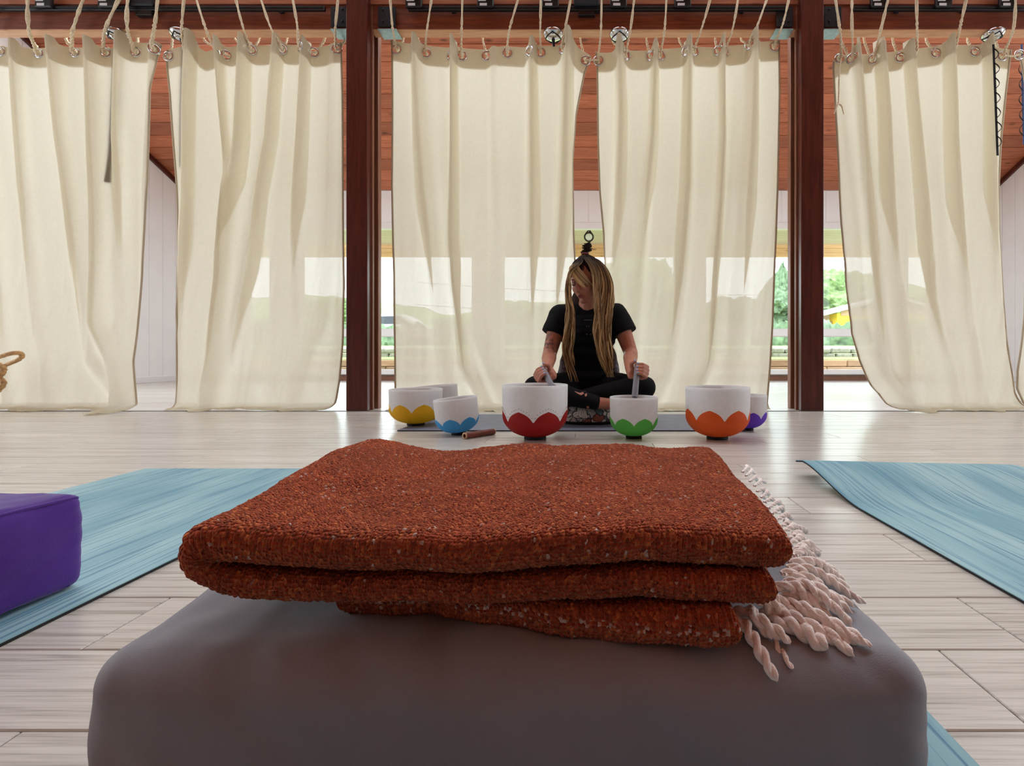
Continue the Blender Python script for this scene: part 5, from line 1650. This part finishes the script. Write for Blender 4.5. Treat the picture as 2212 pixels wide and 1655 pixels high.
# hands closed round the mallets
MAL = (P(1171, 793, 2.452), P(1196, 842, 2.335))      # top, tip (in the red bowl)
MAR = (P(1377.5, 787, 2.415), P(1371, 858, 2.335))    # (in the green bowl)
nails = []


def hand(m, top, tip, grip, k, wrist, size=1.0):
    a = (top - tip); a = a / np.linalg.norm(a)
    k = np.asarray(k, float); k = k - a * np.dot(k, a); k /= np.linalg.norm(k)
    p = np.cross(a, k)
    if p[1] < 0: p = -p                                # palm lies behind the mallet
    c = top * (1 - grip) + tip * grip
    q = lambda x, y, z: c + (-p * x + k * y + a * z) * size
    # palm
    for z in (-0.022, 0.0, 0.022):
        capsule(m, q(-0.027, -0.036, z * .8), q(-0.028, 0.022, z), 0.0145, 0.0125)
    capsule(m, wrist, q(-0.028, -0.034, 0.0), 0.0235, 0.022)
    # fingers, index at the top
    for i, (z, L) in enumerate(((0.030, 0.95), (0.0105, 1.04), (-0.009, 1.0), (-0.027, 0.84))):
        k1 = q(-0.028, 0.024, z); k2 = q(-0.010, 0.024 + 0.030 * L, z * 1.02); k3 = q(0.0215, 0.006 + 0.026 * L, z * 0.98); k4 = q(0.0265, 0.022 - 0.022 * L, z * 0.95)
        capsule(m, k1, k2, 0.0102, 0.0092, 12); capsule(m, k2, k3, 0.0092, 0.0082, 12); capsule(m, k3, k4, 0.0082, 0.0070, 12)
        nails.append((k4 * 0.85 + k3 * 0.15 - p * 0.0062 * size, -p, k4 - k3))
    # thumb leaves the side of the palm near the wrist
    t1, t2, t3 = q(-0.022, -0.030, 0.022), q(0.006, -0.034, 0.040), q(0.0255, -0.012, 0.044)
    capsule(m, t1, t2, 0.0125, 0.0105, 12); capsule(m, t2, t3, 0.0105, 0.0085, 12)
    nails.append((t3 + (t3 - t2) * 0.05 - p * 0.007, -p, t3 - t2))


hand(B, *MAL, 0.30, (-0.80, -0.30, -0.45), WRL, 0.90)
hand(B, *MAR, 0.21, (0.88, -0.30, -0.25), WRR, 0.90)
# legs, crossed
HPL, HPR = np.array((-0.085, 2.83, 0.185)), np.array((0.085, 2.83, 0.185))
KNL, KNR = np.array((-0.272, 2.60, 0.200)), np.array((0.280, 2.60, 0.200))
ANL = np.array((0.030, 2.555, 0.128)); ANR = np.array((-0.085, 2.655, 0.140))
TOL = np.array((0.175, 2.580, 0.112)); TOR = np.array((-0.215, 2.66, 0.118))
legs = ((HPL, KNL, ANL, TOL), (HPR, KNR, ANR, TOR))
for hp, kn, an, to in legs:
    capsule(B, hp, kn, 0.085, 0.056); 
    cm = kn * .66 + an * .34
    capsule(B, kn, cm, 0.054, 0.052); capsule(B, cm, an, 0.052, 0.031)
    fd = (to - an)
    capsule(B, an, an + fd * 0.5, 0.031, 0.029); capsule(B, an + fd * .45, to, 0.030, 0.019)
    capsule(B, an, an - fd * 0.22 + np.array((0, 0, -0.008)), 0.030, 0.025)
    side = np.cross(fd, (0, 0, 1)); side /= np.linalg.norm(side)
    for j in range(5):
        o_ = to + side * (j - 2) * 0.013
        capsule(B, o_, o_ + fd * 0.13, 0.0085, 0.0075, 10)
bv_, bf_ = remesh(B, 0.0038, 5)
per = mk('person', bv_, bf_, M['skin'])
tag(per, 'woman in black clothes seated cross-legged holding two mallets, long blonde hair', 'person')


def part(name, m, mat, vox=None, sm=4):
    if vox:
        v, f = remesh(m, vox, sm)
        return mk(name, v, f, mat, per)
    return m.build(name, mat, per)


# shirt with loose short sleeves
T = MB()
for z, w, d_, y in ((0.565, 0.150, 0.080, 2.812), (0.545, 0.158, 0.100, 2.812), (0.52, 0.160, 0.106, 2.812), (0.485, 0.156, 0.112, 2.812), (0.45, 0.152, 0.112, 2.812), (0.38, 0.140, 0.104, 2.828), (0.31, 0.138, 0.106, 2.838), (0.25, 0.150, 0.116, 2.845)):
    T.add(*sphere((-0.003, y, z), (w, d_, 0.066), 24, 14))
capsule(T, NB + (0, 0, -0.006), SHL + (0, 0, 0.0), 0.060, 0.058); capsule(T, NB + (0, 0, -0.006), SHR, 0.060, 0.058)
for sh, el, s in ((SHL, ELL, -1), (SHR, ELR, 1)):
    d_ = el - sh
    e0 = sh + d_ * 0.50 + np.array((s * 0.010, 0, 0.0))
    ss = np.linspace(0, 1, 6)[:, None]
    T.add(*tube(sh * (1 - ss) + e0 * ss, np.linspace(0.060, 0.066, 6), 20))
tv, tf = remesh(T, 0.005, 6)
tv[:, 1] += 0.004 * noise(tv[:, 0] * 22, tv[:, 2] * 16); tv[:, 0] += 0.003 * noise(tv[:, 2] * 26, tv[:, 1] * 20)
shirt = mk('t_shirt', tv, tf, M['black_cloth'], per)
mm = MB()
yy_ = 2.694
for (u0, u1, v0, v1) in ((1262, 1279, 690.5, 692), (1266, 1268, 703, 706.5), (1271, 1272.5, 703, 707), (1266, 1270, 721, 722.5), (1274, 1278, 721, 722.5)):
    a_, b_ = P(u0, v0, yy_), P(u1, v1, yy_)
    mm.add(*box(a_[0], b_[0], yy_ + 0.003, yy_ + 0.012, b_[2], a_[2]))
M['print_grey'] = simple('grey_shirt_print', rgb(96, 94, 104), 0.8)
mm.build('chest_print', M['print_grey'], shirt, False)
# leggings
G = MB()
for z, w, d_ in ((0.26, 0.152, 0.108), (0.205, 0.166, 0.118)):
    G.add(*sphere((-0.003, 2.85, z), (w, d_, 0.06), 22, 12))
for hp, kn, an, to in legs:
    capsule(G, hp, kn, 0.094, 0.063)
    cm = kn * .66 + an * .34
    capsule(G, kn, cm, 0.061, 0.058); e = cm * .0 + an * 1.0
    capsule(G, cm, e, 0.058, 0.037)
gv, gf = remesh(G, 0.006, 6)
gv[:, 2] += 0.002 * noise(gv[:, 0] * 30, gv[:, 1] * 24)
leg = mk('leggings', gv, gf, M['black_cloth'], per)
LB = BVHTree.FromPolygons([tuple(p) for p in gv], gf)


def ray_patch(bvh, uvs, lift, nseg=10):
    """patch lying on a surface, given by its outline in the view"""
    cu = np.mean(uvs, 0)
    vs, fs = [], []
    rings = 4
    for r in range(rings + 1):
        for (a, b_) in uvs:
            uu, vv = cu[0] + (a - cu[0]) * r / rings, cu[1] + (b_ - cu[1]) * r / rings
            o_, d = cam_ray(uu, vv)
            h = bvh.ray_cast(o_, d.normalized())
            p = np.array(h[0]) if h[0] is not None else np.array(o_ + d * 2.5)
            vs.append(p - np.array(d.normalized()) * lift)
    return np.array(vs), grid_faces(rings + 1, len(uvs), True)


for pts in ([(1240, 845), (1252, 849), (1265, 844), (1262, 850), (1255, 854), (1247, 850)], [(1263, 852), (1268, 849), (1268, 855), (1264, 857)]):
    v, f = ray_patch(LB, np.array(pts, float), 0.0015)
    mk('ripped_hole', v, f, M['skin'], leg)
# flannel tied round the waist
for s in (-1, 1):
    K = MB()
    capsule(K, (s * 0.128, 2.80, 0.385), (s * 0.150, 2.79, 0.245), 0.020, 0.026)
    capsule(K, (s * 0.150, 2.79, 0.245), (s * 0.155, 2.77, 0.215), 0.022, 0.018)
    kv, kf = remesh(K, 0.005, 3)
    kv += 0.004 * noise(kv[:, 0] * 40, kv[:, 1] * 40, kv[:, 2] * 30)[:, None]
    mk('tied_flannel', kv, kf, M['plaid'], per)

# face details
lips = MB()
for z, r in ((-0.0635, 0.0042), (-0.0715, 0.0050)):
    lips.add(*tube(resample([hd(-0.021, -0.0815, -0.0685), hd(-0.009, -0.0905, z + 0.0005), hd(0, -0.0915, z - 0.0008), hd(0.009, -0.0905, z + 0.0005), hd(0.021, -0.0815, -0.0685)], 16), np.concatenate([np.linspace(.0012, r, 8), np.linspace(r, .0012, 8)]), 8))
lips.build('lips', M['lip'], per)
lm = MB(); lm.add(*tube(resample([hd(-0.021, -0.0840, -0.0682), hd(0, -0.0955, -0.0672), hd(0.021, -0.0840, -0.0682)], 12), 0.0008, 6)); lm.build('mouth_line', M['brow'], per)
for s in (-1, 1):
    e = MB(); e.add(*tube(resample([hd(s * 0.0165, -0.0815, -0.0030), hd(s * 0.024, -0.0855, -0.0068), hd(s * 0.031, -0.0860, -0.0078), hd(s * 0.039, -0.0825, -0.0068), hd(s * 0.0455, -0.0755, -0.0025)], 14), np.concatenate([np.linspace(.0008, .0022, 7), np.linspace(.0022, .001, 7)]), 6)); e.build('eyelashes', M['lash'], per)
    e = MB(); e.add(*tube(resample([hd(s * 0.018, -0.0795, 0.0085), hd(s * 0.031, -0.0835, 0.0070), hd(s * 0.044, -0.0755, 0.0070)], 10), 0.0010, 6)); e.build('eyelid_crease', M['lip'], per)
    e = MB(); e.add(*tube(resample([hd(s * 0.014, -0.0845, 0.0185), hd(s * 0.030, -0.0845, 0.0245), hd(s * 0.047, -0.0730, 0.0190)], 12), np.concatenate([np.linspace(.0026, .0030, 6), np.linspace(.0030, .0010, 6)]), 6, 0.6)); e.build('eyebrow', M['brow'], per)
for i, (c, nrm, al) in enumerate(nails):
    al = al / np.linalg.norm(al)
    nrm = nrm - al * np.dot(nrm, al); nrm /= np.linalg.norm(nrm)
    si = np.cross(nrm, al)
    R_ = np.stack([si, al, nrm], -1)
    e = MB(); e.add(*sphere(c, (0.0045, 0.0065, 0.0022), 10, 6, R_)); e.build('fingernail', M['nail'], per)

# hair: dark at the roots, blonde lengths
m, n, out = nodes('ombre_hair')
b = N(n, 'ShaderNodeBsdfPrincipled'); b.inputs['Roughness'].default_value = 0.6; b.inputs['Specular IOR Level'].default_value = 0.12
at = N(n, 'ShaderNodeAttribute'); at.attribute_name = 'Col'
n.links.new(at.outputs['Color'], b.inputs['Base Color']); n.links.new(b.outputs[0], out.inputs[0])
M['hair'] = m
DARK, BLOND, GOLD = np.array(rgb(40, 28, 22)), np.array(rgb(222, 190, 138)), np.array(rgb(98, 70, 46))


class Hair:
    def __init__(s): s.v, s.f, s.c, s.n = [], [], [], 0

    def lock(s, ctrl, r, tone, root=0.0, fade=0.35, n=34, wave=0.0075, k=6, flat=0.6):
        p = resample(ctrl, n)
        q = np.linspace(0, 1, n)
        ph = random.uniform(0, 9)
        w = wave * random.uniform(.5, 1.2) * np.clip((q - 0.25) * 2, 0, 1)
        p[:, 0] += w * np.sin(q * 19 + 0.35 * ph); p[:, 1] += w * 0.6 * np.cos(q * 14 + ph)
        rr = r * np.clip(np.minimum(q * 10 + 0.5, (1.02 - q) * 5), 0.12, 1)
        v, f = tube(p, rr, k, flat)
        col = BLOND * tone + GOLD * (1 - tone)
        mixv = np.clip((q - root) / fade, 0, 1)[:, None] ** 1.2
        c = DARK * (1 - mixv) + col * mixv
        s.v.append(v); s.f += [tuple(i + s.n for i in g) for g in f]
        s.c.append(np.repeat(c, k, axis=0)); s.n += len(v)

    def build(s, name, parent):
        o = mk(name, np.concatenate(s.v), s.f, M['hair'], parent)
        ca = o.data.color_attributes.new('Col', 'FLOAT_COLOR', 'POINT')
        ca.data.foreach_set('color', np.concatenate([np.concatenate(s.c), np.ones((s.n, 1))], 1).astype(np.float32).ravel())
        return o


random.seed(5)
# scalp cap
C = MB()
C.add(*sphere(hd(0, 0.026, 0.032), (0.0835, 0.094, 0.0925), 26, 18, HR))
C.add(*sphere(hd(0, 0.060, -0.030), (0.074, 0.058, 0.085), 20, 14, HR)); C.add(*sphere((HC[0] + 0.012, 2.80, 0.665), (0.095, 0.045, 0.09), 20, 14))
cv, cf = remesh(C, 0.005, 3)
cap = mk('hair_cap', cv, cf, None, per)
cap.data.materials.append(M['hair'])
ca = cap.data.color_attributes.new('Col', 'FLOAT_COLOR', 'POINT')
ca.data.foreach_set('color', np.tile(np.array([*rgb(52, 36, 28), 1], dtype=np.float32), len(cv)))
hr = Hair()
crown = hd(0.004, 0.030, 0.128)
left = [(1252, 570, 2.645), (1234, 585, 2.635), (1228, 606, 2.64), (1228, 635, 2.645), (1231, 675, 2.655), (1231, 715, 2.665), (1226, 755, 2.67), (1230, 790, 2.665), (1238, 825, 2.655)]
lsp = [3, 3, 3.5, 5, 8, 10, 10, 10, 11]
right = [(1286, 562, 2.70), (1301, 582, 2.675), (1309, 610, 2.66), (1308, 645, 2.655), (1303, 685, 2.655), (1301, 725, 2.655), (1308, 765, 2.66), (1314, 795, 2.66), (1318, 815, 2.655)]
rsp = [8, 11, 14, 17, 18, 17, 15, 12, 9]
for tr, sp_, num in ((left, lsp, 60), (right, rsp, 110)):
    for i in range(num):
        o_ = random.uniform(-1, 1); dd = random.uniform(-1, 1)
        L = random.uniform(0.80, 1.0) if random.random() < 0.8 else random.uniform(0.5, 0.8)
        pts = [crown + np.array((0.01 * o_, 0.01 * dd, -0.002))]
        nn2 = max(4, int(round(L * len(tr))))
        for (u, v_, d), s_ in list(zip(tr, sp_))[:nn2]:
            pts.append(P(u + s_ * o_, v_, d + 0.016 * dd))
        hr.lock(pts, random.uniform(0.0035, 0.0062), random.random(), 0.02 + 0.12 * random.random(), 0.30, 44)
for i in range(46):
    o_ = random.uniform(-1, 1); dd = random.uniform(-1, 1)
    tr = [(1270, 560, 2.665), (1281, 576, 2.642), (1287, 600, 2.632), (1289, 630, 2.632), (1291, 665, 2.640), (1294, 710, 2.652), (1301, 755, 2.656), (1308, 795, 2.656)]
    sp_ = [6, 7, 6, 5, 6, 9, 11, 9]
    pts = [crown + np.array((0.01 * o_, 0.006 * dd, -0.002))] + [P(u + s_ * o_, v_, d + 0.010 * dd) for (u, v_, d), s_ in zip(tr, sp_)][:random.choice((6, 7, 8, 8))]
    hr.lock(pts, random.uniform(0.0035, 0.0060), random.random() * 0.8, 0.05 + 0.15 * random.random(), 0.35, 44)
# back of the head and behind the shoulders
for i in range(60):
    a = random.uniform(-1.9, 1.9)
    x, y = math.sin(a), math.cos(a)
    pts = [crown, hd(0.072 * x, 0.03 + 0.08 * y, 0.085), hd(0.088 * x, 0.028 + 0.105 * y, 0.01), hd(0.088 * x, 0.03 + 0.11 * y, -0.07), np.array((HC[0] + 0.10 * x + 0.012, 2.80 + 0.09 * max(y, .1), 0.60)), np.array((HC[0] + 0.12 * x, 2.88 + 0.06 * max(y, 0), 0.48))]
    hr.lock(pts, random.uniform(0.004, 0.007), random.random() * 0.7, 0.1, 0.5, 30)
# fringe swept across the forehead
for i in range(26):
    s_ = i / 25
    st = hd(0.012 + 0.010 * s_, -0.052, 0.112)
    pts = [st, hd(-0.030 + 0.05 * s_, -0.088, 0.088), hd(-0.018 + 0.06 * s_, -0.103 + 0.012 * s_, 0.050), hd(0.006 + 0.055 * s_, -0.102 + 0.022 * s_, 0.012 + random.uniform(-.006, .006)), hd(0.030 + 0.042 * s_, -0.092 + 0.03 * s_, -0.022 + random.uniform(-.012, .012))]
    hr.lock(pts, random.uniform(0.0035, 0.0055), 0.9 if i < 9 else random.random() * 0.6, 0.05, 0.3, 26, 0.001)
# strands drawn up to the bun
for i in range(70):
    a = random.uniform(-PI, PI)
    x, y = math.sin(a), -math.cos(a)
    pts = [hd(0.076 * x, 0.016 + 0.090 * y, 0.062), hd(0.060 * x, 0.020 + 0.074 * y, 0.100), hd(0.030 * x, 0.026 + 0.04 * y, 0.124), crown + np.array((0.004 * x, 0.004 * y, 0.012))]
    hr.lock(pts, 0.0045, 0.3, 0.5, 1.6, 14, 0.0)
hr.build('long_hair', per)
bn = Hair()
bc_ = crown + np.array((0.010, 0.0, 0.044))
for i in range(34):
    a = random.uniform(0, 2 * PI); tl_ = random.uniform(-0.9, 0.9); r_ = random.uniform(0.012, 0.026)
    ring = [bc_ + np.array((r_ * math.cos(a + t_) * (1 - .3 * tl_), r_ * math.sin(a + t_), tl_ * 0.026 + 0.006 * math.sin(t_ * 1.5 + a))) for t_ in np.linspace(0, 4.6, 8)]
    bn.lock(ring, 0.0045, 0.2, 0.8, 2.2, 22, 0.0)
for i in range(8):
    a = random.uniform(0, 2 * PI)
    bn.lock([bc_, bc_ + np.array((0.02 * math.cos(a), 0.02 * math.sin(a), 0.012)), bc_ + np.array((0.036 * math.cos(a), 0.03 * math.sin(a), random.uniform(-.01, .03)))], 0.0012, 0.3, 0.8, 2, 12, 0.002)
bn.build('hair_bun', per)
a = np.linspace(0, 2 * PI, 24)
e = MB(); e.add(*tube(np.stack([crown[0] + 0.017 * np.cos(a), crown[1] + 0.017 * np.sin(a), crown[2] + 0.012 + 0 * a], -1), 0.005, 7, closed_ends=False)); e.build('hair_tie', simple('rose_hair_tie', rgb(140, 84, 80), 0.8), per)

# mallets held in the hands
for (tp, ti), lab in ((MAL, 'grey frosted mallet held over the red bowl'), (MAR, 'grey frosted mallet held upright in the green bowl')):
    ax = (ti - tp); ax /= np.linalg.norm(ax)
    t = thing('bowl_mallet', lab, 'mallet', tuple(ti), 'mallets held by the woman')
    mm = MB(); mm.add(*tube(np.array([tp, tp + ax * .004, ti - ax * .006, ti]), [0.0118, 0.0135, 0.0145, 0.0125], 22)); mm.build('suede_shaft', M['mallet'], t)
    mm = MB(); mm.add(*tube(np.array([tp - ax * .002, tp + ax * .003]), [0.009, 0.0115], 20)); mm.build('end_cap', M['frost'], t)
